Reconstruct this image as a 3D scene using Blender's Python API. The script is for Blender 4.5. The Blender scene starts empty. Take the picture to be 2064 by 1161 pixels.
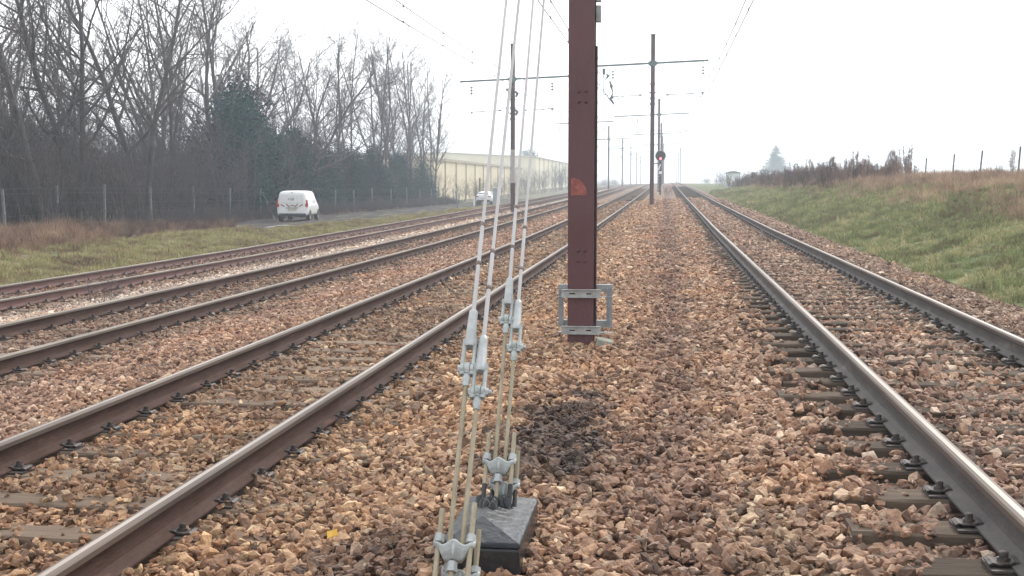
import bpy, bmesh, math, random
import numpy as np
from mathutils import Vector, Matrix, Euler
random.seed(7); rng = np.random.default_rng(7)
R_ = math.radians
scene = bpy.context.scene
col = scene.collection

# ------------------------------------------------------------------ camera
cd = bpy.data.cameras.new('camera'); cam = bpy.data.objects.new('camera', cd); col.objects.link(cam)
cd.sensor_width = 36.0; cd.lens = 36.0 * 2500 / 2064; cd.clip_start = 0.05; cd.clip_end = 4000
cam.location = (0, 0, 1.6); cam.rotation_euler = (R_(90 - 4.8357), 0, R_(7.0662))
scene.camera = cam
# ------------------------------------------------------------------ world, sun, exposure
w = bpy.data.worlds.new('World'); scene.world = w; w.use_nodes = True
nt = w.node_tree; nt.nodes.clear()
out = nt.nodes.new('ShaderNodeOutputWorld'); bg = nt.nodes.new('ShaderNodeBackground')
sky = nt.nodes.new('ShaderNodeTexSky'); sky.sky_type = 'NISHITA'; sky.sun_disc = False
sky.sun_elevation = R_(38); sky.sun_rotation = R_(-25); sky.dust_density = 4; sky.air_density = 1.0
hs = nt.nodes.new('ShaderNodeHueSaturation'); hs.inputs['Saturation'].default_value = 0.25
mx = nt.nodes.new('ShaderNodeMix'); mx.data_type = 'RGBA'; mx.inputs[0].default_value = 0.75
mx.inputs[7].default_value = (11.0, 11.25, 11.6, 1)
nt.links.new(sky.outputs[0], hs.inputs['Color']); nt.links.new(hs.outputs[0], mx.inputs[6])
nt.links.new(mx.outputs[2], bg.inputs[0]); nt.links.new(bg.outputs[0], out.inputs[0])
bg.inputs[1].default_value = 0.095
sd = bpy.data.lights.new('sun', 'SUN'); sun = bpy.data.objects.new('sun', sd); col.objects.link(sun)
sd.energy = 1.5; sd.angle = R_(10); sd.color = (1.0, 0.95, 0.88)
sun.rotation_euler = (R_(52), 0, R_(-25 + 180 + 0)); sun.location = (0, 0, 40)
vs = scene.view_settings; vs.view_transform = 'Standard'; vs.look = 'None'; vs.gamma = 1; vs.use_curve_mapping = False
vs.exposure = 0.95
scene.cycles.max_bounces = 6; scene.cycles.diffuse_bounces = 3; scene.cycles.glossy_bounces = 3
scene.cycles.volume_bounces = 2; scene.cycles.transparent_max_bounces = 16
scene.cycles.use_denoising = True

# ------------------------------------------------------------------ material helpers
def rgba(c, a=1.0): return (c[0], c[1], c[2], a)
def mat(name, base=(0.5, 0.5, 0.5), rough=0.8, metal=0.0, c2=None, scale=6.0, detail=6.0, bump=0.0, bscale=None,
        stretch=None, lo=0.35, hi=0.65, c3=None, spec=None, rand=0.0, coat=0.0):
    m = bpy.data.materials.new(name); m.use_nodes = True
    nt = m.node_tree; N = nt.nodes; L = nt.links
    b = N['Principled BSDF']; b.inputs['Roughness'].default_value = rough; b.inputs['Metallic'].default_value = metal
    if spec is not None: b.inputs['Specular IOR Level'].default_value = spec
    if coat: b.inputs['Coat Weight'].default_value = coat
    b.inputs['Base Color'].default_value = rgba(base)
    vec = None
    if c2 is not None or bump or rand:
        tc = N.new('ShaderNodeTexCoord'); vec = tc.outputs['Object']
        if stretch:
            mp = N.new('ShaderNodeMapping'); mp.inputs['Scale'].default_value = stretch
            L.new(vec, mp.inputs[0]); vec = mp.outputs[0]
    colr = None
    if c2 is not None:
        n = N.new('ShaderNodeTexNoise'); n.inputs['Scale'].default_value = scale; n.inputs['Detail'].default_value = detail
        n.inputs['Roughness'].default_value = 0.65
        L.new(vec, n.inputs['Vector'])
        r = N.new('ShaderNodeValToRGB'); e = r.color_ramp.elements
        e[0].position = lo; e[0].color = rgba(base); e[1].position = hi; e[1].color = rgba(c2)
        if c3 is not None:
            k = e.new((lo + hi) / 2 + 0.12); k.color = rgba(c3)
        L.new(n.outputs['Fac'], r.inputs[0]); colr = r.outputs[0]
    if rand:
        oi = N.new('ShaderNodeObjectInfo'); h = N.new('ShaderNodeHueSaturation')
        mr = N.new('ShaderNodeMapRange'); mr.inputs['To Min'].default_value = 1 - rand; mr.inputs['To Max'].default_value = 1 + rand
        L.new(oi.outputs['Random'], mr.inputs[0]); L.new(mr.outputs[0], h.inputs['Value'])
        if colr is not None: L.new(colr, h.inputs['Color'])
        else: h.inputs['Color'].default_value = rgba(base)
        colr = h.outputs[0]
    if colr is not None: L.new(colr, b.inputs['Base Color'])
    if bump:
        n2 = N.new('ShaderNodeTexNoise'); n2.inputs['Scale'].default_value = bscale or scale * 3; n2.inputs['Detail'].default_value = 8
        L.new(vec, n2.inputs['Vector'])
        bp = N.new('ShaderNodeBump'); bp.inputs['Strength'].default_value = bump; bp.inputs['Distance'].default_value = 0.02
        L.new(n2.outputs['Fac'], bp.inputs['Height']); L.new(bp.outputs[0], b.inputs['Normal'])
    return m

def ramp_nodes(nt, stops, interp='LINEAR'):
    r = nt.nodes.new('ShaderNodeValToRGB'); cr = r.color_ramp; cr.interpolation = interp
    cr.elements[0].position = stops[0][0]; cr.elements[0].color = rgba(stops[0][1])
    cr.elements[1].position = stops[-1][0]; cr.elements[1].color = rgba(stops[-1][1])
    for p, c in stops[1:-1]:
        k = cr.elements.new(p); k.color = rgba(c)
    return r
def math_n(nt, op, a, b=None, clamp=False):
    n = nt.nodes.new('ShaderNodeMath'); n.operation = op; n.use_clamp = clamp
    for i, v in enumerate((a, b)):
        if v is None: continue
        if isinstance(v, (int, float)): n.inputs[i].default_value = v
        else: nt.links.new(v, n.inputs[i])
    return n.outputs[0]
def mix_c(nt, mode, fac, a, b):
    n = nt.nodes.new('ShaderNodeMix'); n.data_type = 'RGBA'; n.blend_type = mode
    for i, v in ((0, fac), (6, a), (7, b)):
        if isinstance(v, (int, float)): n.inputs[i].default_value = v
        elif isinstance(v, tuple): n.inputs[i].default_value = rgba(v)
        else: nt.links.new(v, n.inputs[i])
    return n.outputs[2]

# x zones of the ballast: the stones really differ from track to track
X_TINT = [(-15, (.60, .55, .50)), (-12.9, (.62, .52, .48)), (-10.9, (.62, .52, .48)), (-10.3, (1.45, 1.65, 1.85)), (-9.2, (1.45, 1.6, 1.75)),
          (-8.6, (.72, .64, .60)), (-6.3, (.72, .64, .58)), (-6.0, (.98, .84, .78)), (-4.6, (.98, .86, .78)), (-3.9, (.80, .70, .58)),
          (-2.4, (.80, .70, .56)), (-2.0, (1.05, .92, .74)), (-1.0, (1.08, .95, .78)), (-.25, (1.0, .86, .74)), (0.08, (.60, .50, .47)),
          (0.36, (1.0, .90, .81)), (0.8, (1.06, .95, .86)), (1.3, (.74, .68, .68)), (1.6, (.88, .80, .78)), (2.5, (.94, .88, .84)),
          (2.95, (.58, .58, .60)), (3.5, (.86, .80, .78)), (5.0, (.78, .74, .70))]
def ballast_color(nt, stone_fac, stone_stops):
    L = nt.links; N = nt.nodes
    g = N.new('ShaderNodeNewGeometry'); sp = N.new('ShaderNodeSeparateXYZ'); L.new(g.outputs['Position'], sp.inputs[0])
    nz = N.new('ShaderNodeTexNoise'); nz.inputs['Scale'].default_value = 0.9; nz.inputs['Detail'].default_value = 3
    L.new(g.outputs['Position'], nz.inputs['Vector'])
    nzc = math_n(nt, 'SUBTRACT', nz.outputs['Fac'], 0.5)
    xw = math_n(nt, 'ADD', sp.outputs[0], math_n(nt, 'MULTIPLY', nzc, 0.9))
    f = math_n(nt, 'DIVIDE', math_n(nt, 'ADD', xw, 15.0), 20.0, True)
    r = ramp_nodes(nt, [((x + 15) / 20, c) for x, c in X_TINT])
    L.new(f, r.inputs[0])
    st = ramp_nodes(nt, stone_stops); L.new(stone_fac, st.inputs[0])
    c = mix_c(nt, 'MULTIPLY', 1.0, st.outputs[0], r.outputs[0])
    c = mix_c(nt, 'MULTIPLY', 1.0, c, (1.12, 1.09, 1.06))
    # large dusty and rusty drifts
    n2 = N.new('ShaderNodeTexNoise'); n2.inputs['Scale'].default_value = 0.45; n2.inputs['Detail'].default_value = 4
    L.new(g.outputs['Position'], n2.inputs['Vector'])
    r2 = ramp_nodes(nt, [(0.35, (.82, .78, .76)), (0.5, (1, 1, 1)), (0.65, (1.12, 1.0, .88))]); L.new(n2.outputs['Fac'], r2.inputs[0])
    c = mix_c(nt, 'MULTIPLY', 1.0, c, r2.outputs[0])
    # oily stains (their own shape on the ground)
    for (cx, cy, rx, ry, dk) in ((-.66, 7.6, .36, 1.4, (.22, .21, .235)), (-1.22, 4.9, .30, .8, (.50, .48, .52)), (-.3, 6.5, .22, .9, (.62, .60, .62)), (.45, 5.2, .16, 1.1, (.86, .88, .86))):
        dx = math_n(nt, 'DIVIDE', math_n(nt, 'SUBTRACT', sp.outputs[0], cx), rx)
        dy = math_n(nt, 'DIVIDE', math_n(nt, 'SUBTRACT', sp.outputs[1], cy), ry)
        d = math_n(nt, 'SQRT', math_n(nt, 'ADD', math_n(nt, 'MULTIPLY', dx, dx), math_n(nt, 'MULTIPLY', dy, dy)))
        n3 = N.new('ShaderNodeTexNoise'); n3.inputs['Scale'].default_value = 3.5; L.new(g.outputs['Position'], n3.inputs['Vector'])
        d = math_n(nt, 'ADD', d, math_n(nt, 'MULTIPLY', math_n(nt, 'SUBTRACT', n3.outputs['Fac'], 0.5), 2.4))
        mr = N.new('ShaderNodeMapRange'); mr.inputs['From Min'].default_value = 1.25; mr.inputs['From Max'].default_value = 0.65
        L.new(d, mr.inputs[0]); mr.clamp = True
        c = mix_c(nt, 'MULTIPLY', mr.outputs[0], c, dk)
    return c
STONES = [(0.0, (.080, .052, .040)), (0.14, (.15, .098, .074)), (0.3, (.23, .152, .110)), (0.42, (.33, .225, .162)), (0.55, (.18, .116, .088)),
          (0.68, (.40, .295, .220)), (0.78, (.24, .168, .130)), (0.88, (.50, .400, .310)), (0.94, (.16, .132, .112)), (1.0, (.66, .58, .48))]
def m_stone():
    m = bpy.data.materials.new('ballast_stone'); m.use_nodes = True; nt = m.node_tree; N = nt.nodes; L = nt.links
    b = N['Principled BSDF']; b.inputs['Roughness'].default_value = 0.82
    oi = N.new('ShaderNodeObjectInfo')
    c = ballast_color(nt, oi.outputs['Random'], STONES)
    tc = N.new('ShaderNodeTexCoord'); n = N.new('ShaderNodeTexNoise'); n.inputs['Scale'].default_value = 3; n.inputs['Detail'].default_value = 6
    L.new(tc.outputs['Object'], n.inputs['Vector'])
    r = ramp_nodes(nt, [(0.3, (.72, .70, .68)), (0.7, (1.2, 1.2, 1.18))]); L.new(n.outputs['Fac'], r.inputs[0])
    c = mix_c(nt, 'MULTIPLY', 1.0, c, r.outputs[0]); L.new(c, b.inputs['Base Color'])
    bp = N.new('ShaderNodeBump'); bp.inputs['Strength'].default_value = 0.35; bp.inputs['Distance'].default_value = 0.1
    L.new(n.outputs['Fac'], bp.inputs['Height']); L.new(bp.outputs[0], b.inputs['Normal'])
    return m
def m_bed():
    m = bpy.data.materials.new('ballast_bed'); m.use_nodes = True; nt = m.node_tree; N = nt.nodes; L = nt.links
    b = N['Principled BSDF']; b.inputs['Roughness'].default_value = 0.9
    g = N.new('ShaderNodeNewGeometry')
    v = N.new('ShaderNodeTexVoronoi'); v.inputs['Scale'].default_value = 17; L.new(g.outputs['Position'], v.inputs['Vector'])
    sep = N.new('ShaderNodeSeparateColor'); L.new(v.outputs['Color'], sep.inputs[0])
    c = ballast_color(nt, sep.outputs[0], [(p, tuple(k * 0.7 for k in q)) for p, q in STONES])  # bed colours darkened to paint in the shade of gaps between stones
    r = ramp_nodes(nt, [(0.0, (1.1, 1.1, 1.1)), (0.55, (.8, .8, .8)), (0.9, (.42, .42, .42))]); L.new(v.outputs['Distance'], r.inputs[0])  # cells painted darker towards their edges, like shaded gaps
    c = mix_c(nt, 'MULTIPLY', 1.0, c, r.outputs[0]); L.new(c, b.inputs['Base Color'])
    bp = N.new('ShaderNodeBump'); bp.inputs['Strength'].default_value = 1.0; bp.inputs['Distance'].default_value = 0.04; bp.invert = True
    L.new(v.outputs['Distance'], bp.inputs['Height']); L.new(bp.outputs[0], b.inputs['Normal'])
    return m
def m_zone(name, stops_noise, scale=0.6, fine=None, bump=0.5, rough=0.95, rand=0.0, bscale=8.0):
    """colour from world-space noise (patches) times fine noise"""
    m = bpy.data.materials.new(name); m.use_nodes = True; nt = m.node_tree; N = nt.nodes; L = nt.links
    b = N['Principled BSDF']; b.inputs['Roughness'].default_value = rough; b.inputs['Specular IOR Level'].default_value = 0.2
    g = N.new('ShaderNodeNewGeometry')
    n = N.new('ShaderNodeTexNoise'); n.inputs['Scale'].default_value = scale; n.inputs['Detail'].default_value = 6; n.inputs['Roughness'].default_value = .6
    L.new(g.outputs['Position'], n.inputs['Vector'])
    fac = n.outputs['Fac']
    if rand:
        oi = N.new('ShaderNodeObjectInfo')
        fac = math_n(nt, 'ADD', fac, math_n(nt, 'MULTIPLY', math_n(nt, 'SUBTRACT', oi.outputs['Random'], .5), rand))
    r = ramp_nodes(nt, stops_noise); L.new(fac, r.inputs[0]); c = r.outputs[0]
    if fine:
        n2 = N.new('ShaderNodeTexNoise'); n2.inputs['Scale'].default_value = fine; n2.inputs['Detail'].default_value = 8
        L.new(g.outputs['Position'], n2.inputs['Vector'])
        r2 = ramp_nodes(nt, [(0.3, (.6, .6, .6)), (0.7, (1.35, 1.35, 1.35))]); L.new(n2.outputs['Fac'], r2.inputs[0])
        c = mix_c(nt, 'MULTIPLY', 1.0, c, r2.outputs[0])
    L.new(c, b.inputs['Base Color'])
    if bump:
        n3 = N.new('ShaderNodeTexNoise'); n3.inputs['Scale'].default_value = bscale; n3.inputs['Detail'].default_value = 8
        L.new(g.outputs['Position'], n3.inputs['Vector'])
        bp = N.new('ShaderNodeBump'); bp.inputs['Strength'].default_value = bump; bp.inputs['Distance'].default_value = .08
        L.new(n3.outputs['Fac'], bp.inputs['Height']); L.new(bp.outputs[0], b.inputs['Normal'])
    return m

M = {}
M['stone'] = m_stone(); M['bed'] = m_bed()
M['rail_rust'] = mat('rail_side_rust', (.048, .024, .016), .85, 0, (.115, .060, .040), 9, spec=.2, bump=.25, bscale=60, stretch=(1, .25, 1), c3=(.074, .042, .035))
M['rail_rust_grey'] = mat('rail_side_dusty', (.045, .038, .038), .75, 0, (.125, .11, .105), 7, bump=.25, bscale=70, stretch=(1, .35, 1), c3=(.075, .063, .060))
M['rail_rust_red'] = mat('rail_side_red_rust', (.085, .035, .03), .8, 0, (.14, .065, .055), 8, bump=.25, bscale=60, stretch=(1, .25, 1))
M['rail_head'] = mat('rail_head_polished', (.15, .12, .098), .40, .5, (.30, .25, .21), 5, stretch=(1, .08, 1), bump=.05, bscale=40)
M['rail_head_edge'] = mat('rail_head_edge', (.050, .034, .026), .65, .05, (.11, .078, .060), 6, stretch=(1, .08, 1))
M['rail_head_dull'] = mat('rail_head_dull', (.10, .08, .062), .6, .1, (.20, .165, .135), 5, stretch=(1, .1, 1))
M['wood'] = mat('sleeper_timber', (.060, .046, .035), .95, 0, (.130, .100, .076), 5, bump=.6, bscale=14, stretch=(.35, 3, 2), c3=(.090, .069, .053), rand=.35, spec=.15)
M['wood_dusty'] = mat('sleeper_timber_dusty', (.14, .10, .074), .95, 0, (.24, .185, .135), 5, bump=.6, bscale=14, stretch=(.35, 3, 2), c3=(.18, .135, .10), rand=.25, spec=.15)
M['clip'] = mat('clip_steel', (.045, .036, .034), .6, .4, (.10, .085, .08), 30, bump=.2, bscale=60)
M['mast'] = mat('mast_oxide_paint', (.068, .019, .022), .5, 0, (.125, .046, .055), 1.6, bump=.3, bscale=30, stretch=(1, 1, .35), c3=(.088, .030, .036), coat=.1)
M['mast_far'] = mat('mast_brown_paint', (.050, .028, .030), .6, 0, (.085, .052, .055), 1.5, stretch=(1, 1, .3))
M['mast_grey'] = mat('mast_band_grey', (.30, .28, .28), .7, 0, (.42, .40, .40), 3)
M['arm'] = mat('arm_grey_green', (.095, .13, .135), .6, .2, (.15, .19, .19), 3)
M['galv'] = mat('galvanised_steel', (.26, .275, .275), .5, .3, (.42, .44, .44), 14, bump=.12, bscale=70, lo=.3, hi=.7)
M['galv_cast'] = mat('galvanised_casting', (.24, .262, .258), .52, .2, (.40, .425, .42), 22, bump=.2, bscale=90)
M['galv_dark'] = mat('galvanised_dark_plate', (.20, .22, .24), .6, .3, (.30, .32, .34), 12)  # darker galvanised grey for the uprights and the signal rim
M['rod'] = mat('rod_weathered', (.23, .19, .125), .75, .1, (.44, .385, .285), 18, bump=.35, bscale=120, stretch=(1, 1, .35), c3=(.34, .30, .22))
M['cable'] = mat('guy_coating', (.36, .345, .345), .6, 0, (.46, .445, .445), 9, bump=.06, bscale=60, stretch=(1, 1, .3))
M['band'] = mat('band_dark', (.13, .10, .09), .7, .3, (.22, .18, .16), 20)
M['tar'] = mat('tar_coating', (.010, .010, .012), .22, 0, (.022, .023, .026), 7, bump=.55, bscale=16, spec=.35)
M['tar_sheen'] = mat('tar_top_painted_sheen', (.010, .012, .016), .45, 0, (.028, .036, .048), 5, bump=.6, bscale=24, c3=(.015, .019, .026), spec=.3)  # bluish sky gloss of the tarred top painted into its colour
M['concrete'] = mat('concrete_mossy', (.17, .18, .145), .95, 0, (.28, .285, .24), 9, bump=.5, bscale=25)
M['orange'] = mat('patch_orange_paint', (.17, .048, .040), .8, 0, (.30, .10, .085), 22)
M['text_dark'] = mat('patch_lettering', (.20, .05, .035), .8)
M['wire'] = mat('overhead_wire', (.12, .12, .13), .6, .4)
M['insul'] = mat('insulator_glass', (.13, .16, .18), .25, 0, (.20, .24, .26), 8)
M['bark'] = mat('bark_grey', (.050, .044, .046), .95, 0, (.10, .09, .092), 3, bump=.5, bscale=9, stretch=(1, 1, .3), rand=.25)
M['twig'] = mat('twigs', (.078, .066, .070), .95, 0, (.125, .105, .108), 1.2, rand=.25)
M['twig_red'] = mat('thicket_twigs', (.050, .042, .048), .95, 0, (.098, .078, .082), 1.1, rand=.3)
M['evergreen'] = mat('evergreen_leaves', (.009, .036, .040), .95, 0, (.020, .066, .066), 2.2, rand=.3, spec=.1)
M['evergreen_dark'] = mat('evergreen_leaves_dark', (.008, .027, .034), .95, 0, (.017, .048, .054), 2.2, rand=.3, spec=.1)
M['conifer'] = mat('conifer_needles', (.02, .045, .035), .8, 0, (.04, .075, .055), 2, rand=.2)
M['post_conc'] = mat('post_concrete', (.10, .108, .115), .9, 0, (.19, .20, .21), 9)
M['post_dark'] = mat('post_weathered', (.11, .115, .12), .9, 0, (.17, .17, .17), 9)
M['white_paint'] = mat('vehicle_white', (.78, .79, .80), .28, 0, (.80, .81, .82), 3, coat=.6)
M['white_dirty'] = mat('vehicle_white_dirty', (.62, .60, .56), .5, 0, (.76, .75, .72), 6)
M['glass'] = mat('vehicle_glass', (.02, .028, .034), .08, 0, spec=.8)
M['glass_white'] = mat('vehicle_panel_white', (.70, .72, .72), .2, 0, (.74, .76, .77), 5, coat=.5)
M['black_plastic'] = mat('black_plastic', (.025, .025, .027), .6, 0, (.04, .04, .042), 10)
M['tyre'] = mat('tyre', (.018, .018, .018), .9, 0, (.035, .033, .03), 20)
M['rim'] = mat('rim_grey', (.35, .35, .36), .4, .6)
M['red_lens'] = mat('red_lens', (.38, .02, .025), .2, 0, spec=.8)
M['stripe_red'] = mat('marking_grey_red', (.28, .17, .15), .5)
M['plate'] = mat('number_plate', (.55, .52, .42), .5)
M['letters'] = mat('van_lettering', (.07, .09, .12), .5)
M['signal_black'] = mat('signal_black', (.018, .018, .02), .6)
M['signal_white'] = mat('signal_white', (.72, .73, .74), .6)
M['cabin'] = mat('cabin_panels', (.58, .64, .63), .6, 0, (.66, .72, .71), 3)
M['cabin_roof'] = mat('cabin_roof', (.22, .25, .24), .8)
M['cabinet'] = mat('cabinet_grey', (.26, .30, .32), .6, 0, (.32, .36, .37), 4)
M['yellow'] = mat('cladding_yellow', (.58, .49, .32), .7, 0, (.64, .55, .38), .35, stretch=(1, 1, .2))
M['yellow_pale'] = mat('cladding_pale', (.60, .54, .38), .7, 0, (.66, .60, .44), .3)
M['seam'] = mat('cladding_seam', (.40, .335, .22), .8)
M['roofing'] = mat('roof_sheeting', (.50, .47, .38), .7, 0, (.58, .55, .45), .5)
M['wood_post'] = mat('wood_post', (.12, .09, .07), .95, 0, (.2, .16, .12), 8, bump=.4, bscale=20)
def emit(name, c, s):
    m = bpy.data.materials.new(name); m.use_nodes = True; b = m.node_tree.nodes['Principled BSDF']
    b.inputs['Base Color'].default_value = rgba(c); b.inputs['Emission Color'].default_value = rgba(c); b.inputs['Emission Strength'].default_value = s
    return m
M['red_light'] = emit('signal_red_lamp', (1.0, .12, .16), 3.0)
M['leaf'] = mat('dry_leaf', (.75, .45, .08), .7)
GRASS_G = [(0.28, (.20, .155, .10)), (0.40, (.19, .20, .10)), (0.50, (.23, .27, .115)), (0.60, (.34, .34, .17)), (0.74, (.48, .40, .24))]
GRASS_L = [(0.28, (.15, .095, .07)), (0.40, (.26, .19, .11)), (0.50, (.29, .28, .125)), (0.60, (.40, .38, .18)), (0.72, (.36, .26, .16))]
BROWN = [(0.25, (.18, .12, .095)), (0.42, (.34, .24, .17)), (0.56, (.48, .35, .24)), (0.70, (.38, .26, .20)), (0.85, (.60, .46, .31))]
DARKW = [(0.25, (.085, .058, .055)), (0.45, (.15, .10, .09)), (0.75, (.26, .18, .14))]
M['grass'] = m_zone('grass_green', GRASS_G, .5, bump=0, rand=.35)
M['grass_left'] = m_zone('grass_yellow_green', GRASS_L, .8, bump=0, rand=.3)
M['brown_grass'] = m_zone('dead_grass', BROWN, .35, bump=0, rand=.5)
M['weeds'] = m_zone('dead_weeds', DARKW, .6, bump=0, rand=.5)
M['bramble'] = m_zone('bramble_stems', [(0.3, (.075, .045, .042)), (0.5, (.14, .085, .07)), (0.7, (.24, .16, .115))], .7, bump=0, rand=.5)
M['brown_left'] = m_zone('dead_grass_red', [(0.25, (.13, .075, .055)), (0.42, (.22, .14, .095)), (0.56, (.34, .23, .15)), (0.70, (.24, .15, .11)), (0.85, (.40, .29, .19))], .5, bump=0, rand=.6)
M['soil_r'] = m_zone('bank_soil', [(0.3, (.07, .07, .035)), (0.5, (.09, .12, .04)), (0.65, (.16, .15, .07))], .6, 5.0, .8)
M['ground'] = m_zone('ground_soil', [(0.3, (.085, .065, .05)), (0.5, (.13, .11, .07)), (0.65, (.12, .15, .06))], .15, 3.0, .8)
M['road'] = m_zone('track_dirt', [(0.3, (.022, .020, .021)), (0.5, (.040, .034, .032)), (0.7, (.085, .070, .060))], .5, 4.0, .6)
M['pale_gravel'] = m_zone('pale_gravel', [(0.42, (.08, .07, .065)), (0.58, (.40, .37, .34))], 3.0, 6.0, .5)
M['sand'] = m_zone('sand', [(0.3, (.42, .34, .25)), (0.6, (.60, .50, .38))], .8, 6.0, .4)

# ------------------------------------------------------------------ mesh helpers
class MB:
    def __init__(s): s.v = []; s.f = []; s.m = []; s.sm = []
    def add(s, vs, fs, mi=0, smooth=False):
        o = len(s.v); s.v += [tuple(p) for p in vs]
        for f in fs: s.f.append(tuple(i + o for i in f)); s.m.append(mi); s.sm.append(smooth)
    def box(s, x0, x1, y0, y1, z0, z1, mi=0, mtx=None):
        vs = [(x, y, z) for x in (x0, x1) for y in (y0, y1) for z in (z0, z1)]
        if mtx is not None: vs = [tuple(mtx @ Vector(p)) for p in vs]
        s.add(vs, [(0, 1, 3, 2), (4, 6, 7, 5), (0, 4, 5, 1), (2, 3, 7, 6), (0, 2, 6, 4), (1, 5, 7, 3)], mi)
    def tube(s, pts, rad, n=8, mi=0, smooth=True, cap=True):
        pts = [Vector(p) for p in pts]; k = len(pts)
        if isinstance(rad, (int, float)): rad = [rad] * k
        rings = []; prev = None
        for i, p in enumerate(pts):
            t = (pts[min(i + 1, k - 1)] - pts[max(i - 1, 0)])
            if t.length < 1e-9: t = Vector((0, 0, 1))
            t.normalize()
            a = prev if prev is not None else (Vector((1, 0, 0)) if abs(t.x) < .8 else Vector((0, 1, 0)))
            u = (a - t * a.dot(t)); u.normalize(); prev = u; w_ = t.cross(u)
            rings.append([p + (u * math.cos(2 * math.pi * j / n) + w_ * math.sin(2 * math.pi * j / n)) * rad[i] for j in range(n)])
        vs = [q for r in rings for q in r]
        fs = [(i * n + j, i * n + (j + 1) % n, (i + 1) * n + (j + 1) % n, (i + 1) * n + j) for i in range(k - 1) for j in range(n)]
        s.add(vs, fs, mi, smooth)
        if cap:
            s.add(rings[0], [tuple(range(n - 1, -1, -1))], mi); s.add(rings[-1], [tuple(range(n))], mi)
    def cyl(s, a, b, r, n=12, mi=0, r2=None, smooth=True): s.tube([a, b], [r, r if r2 is None else r2], n, mi, smooth)
    def prism(s, poly, d, axis_o, ax, ay, az, mi=0):
        """poly in (ax, ay) plane, extruded d along az"""
        o = Vector(axis_o); ax = Vector(ax); ay = Vector(ay); az = Vector(az); n = len(poly)
        b = [o + ax * p[0] + ay * p[1] for p in poly]; t = [q + az * d for q in b]
        s.add(b + t, [tuple(range(n - 1, -1, -1)), tuple(range(n, 2 * n))] + [(i, (i + 1) % n, n + (i + 1) % n, n + i) for i in range(n)], mi)
    def build(s, name, mats, parent=None, bevel=0.0):
        me = bpy.data.meshes.new(name); me.from_pydata(s.v, [], s.f)
        if not isinstance(mats, (list, tuple)): mats = [mats]
        for k in mats: me.materials.append(M[k] if isinstance(k, str) else k)
        if s.f:
            me.polygons.foreach_set('material_index', s.m); me.polygons.foreach_set('use_smooth', s.sm)
        me.update()
        o = bpy.data.objects.new(name, me); col.objects.link(o)
        if parent is not None: o.parent = parent
        if bevel:
            md = o.modifiers.new('bevel', 'BEVEL'); md.width = bevel; md.segments = 2; md.limit_method = 'ANGLE'
        return o
def tag(o, label=None, cat=None, group=None, kind=None):
    if label: o['label'] = label
    if cat: o['category'] = cat
    if group: o['group'] = group
    if kind: o['kind'] = kind
    return o
def empty(name, loc=(0, 0, 0), rz=0):
    o = bpy.data.objects.new(name, None); o.empty_display_size = .2; col.objects.link(o); o.location = loc; o.rotation_euler = (0, 0, rz); return o
def copy_tree(o, parent=None):
    c = o.copy(); col.objects.link(c); c.parent = parent
    for k in ('label', 'category', 'group'):
        pass
    for ch in list(o.children): copy_tree(ch, c)
    return c
ORD = ['nearest', 'second', 'third', 'fourth', 'fifth', 'sixth', 'seventh', 'eighth', 'ninth', 'tenth', 'eleventh', 'twelfth', 'thirteenth',
       'fourteenth', 'fifteenth', 'sixteenth', 'seventeenth', 'eighteenth', 'nineteenth', 'twentieth']
ORDL = ['first'] + ORD[1:]

# ------------------------------------------------------------------ terrain functions
G_Y = [-200, 0, 35, 75, 138, 201, 264, 330, 400, 1500]; G_Z = [0, 0, .02, .2, .6, 1.0, 1.28, 1.42, 1.5, 1.5]
def G(y): return np.interp(y, G_Y, G_Z)
ZR, Z2, Z3, Z4 = .33, .05, -.15, -.38        # rail tops
XR, X2, X3, X4 = 2.128, -3.19, -7.42, -11.95
BX = [-15.2, -14.2, -13.5, -10.45, -9.9, -9.1, -8.8, -6.1, -5.4, -4.6, -1.85, -1.35, -.95, -.2, .35, .72, .93, 1.02, 3.3, 3.8, 4.5, 5.2]
BZ = [-.95, -.70, -.585, -.585, -.50, -.42, -.352, -.352, -.26, -.15, -.15, -.02, .05, .065, .06, .105, .138, .116, .125, .12, -.02, -.14]
def bed(x, y): return np.interp(x, BX, BZ) + G(y)
def crest(y): return np.interp(y, [0, 40, 60, 90, 120, 170, 230, 400], [1.45, 1.5, 1.5, 1.2, .75, .2, .0, -.1])
def left_z(y): return np.interp(y, [-100, 0, 45, 75, 130, 200, 330, 500, 1500], [-.4, -.4, -.5, -.72, -.92, -.9, .2, .9, 1.2])
def terr(x, y):
    x = np.asarray(x, float); y = np.asarray(y, float)
    core = np.interp(x, BX, BZ) + G(y) - .10
    cr = crest(y)
    rt = np.where(x < 4.5, 0, np.interp((x - 4.5) / 5.5, [0, .12, .35, .8, 1.0, 1.6, 20], [0, .05, .34, .86, .97, 1.06, 1.25])) * cr + .0 + G(y)
    a = np.clip((x - 4.3) / .5, 0, 1)
    z = core * (1 - a) + rt * a
    b = np.clip((-13.9 - x) / 4.5, 0, 1)
    z = z * (1 - b) + left_z(y) * b
    z = z - np.clip((-27 - x) / 30, 0, 1) * .2
    und = .05 * np.sin(x * .7 + y * .31) * np.cos(y * .23 - x * .4) + .03 * np.sin(x * 2.1 + y * .9)
    return z + und * np.clip((np.abs(x + 4.9) - 10.0) / 2, 0, 1)
def fz(f, x, y): return float(f(x, y))

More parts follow.
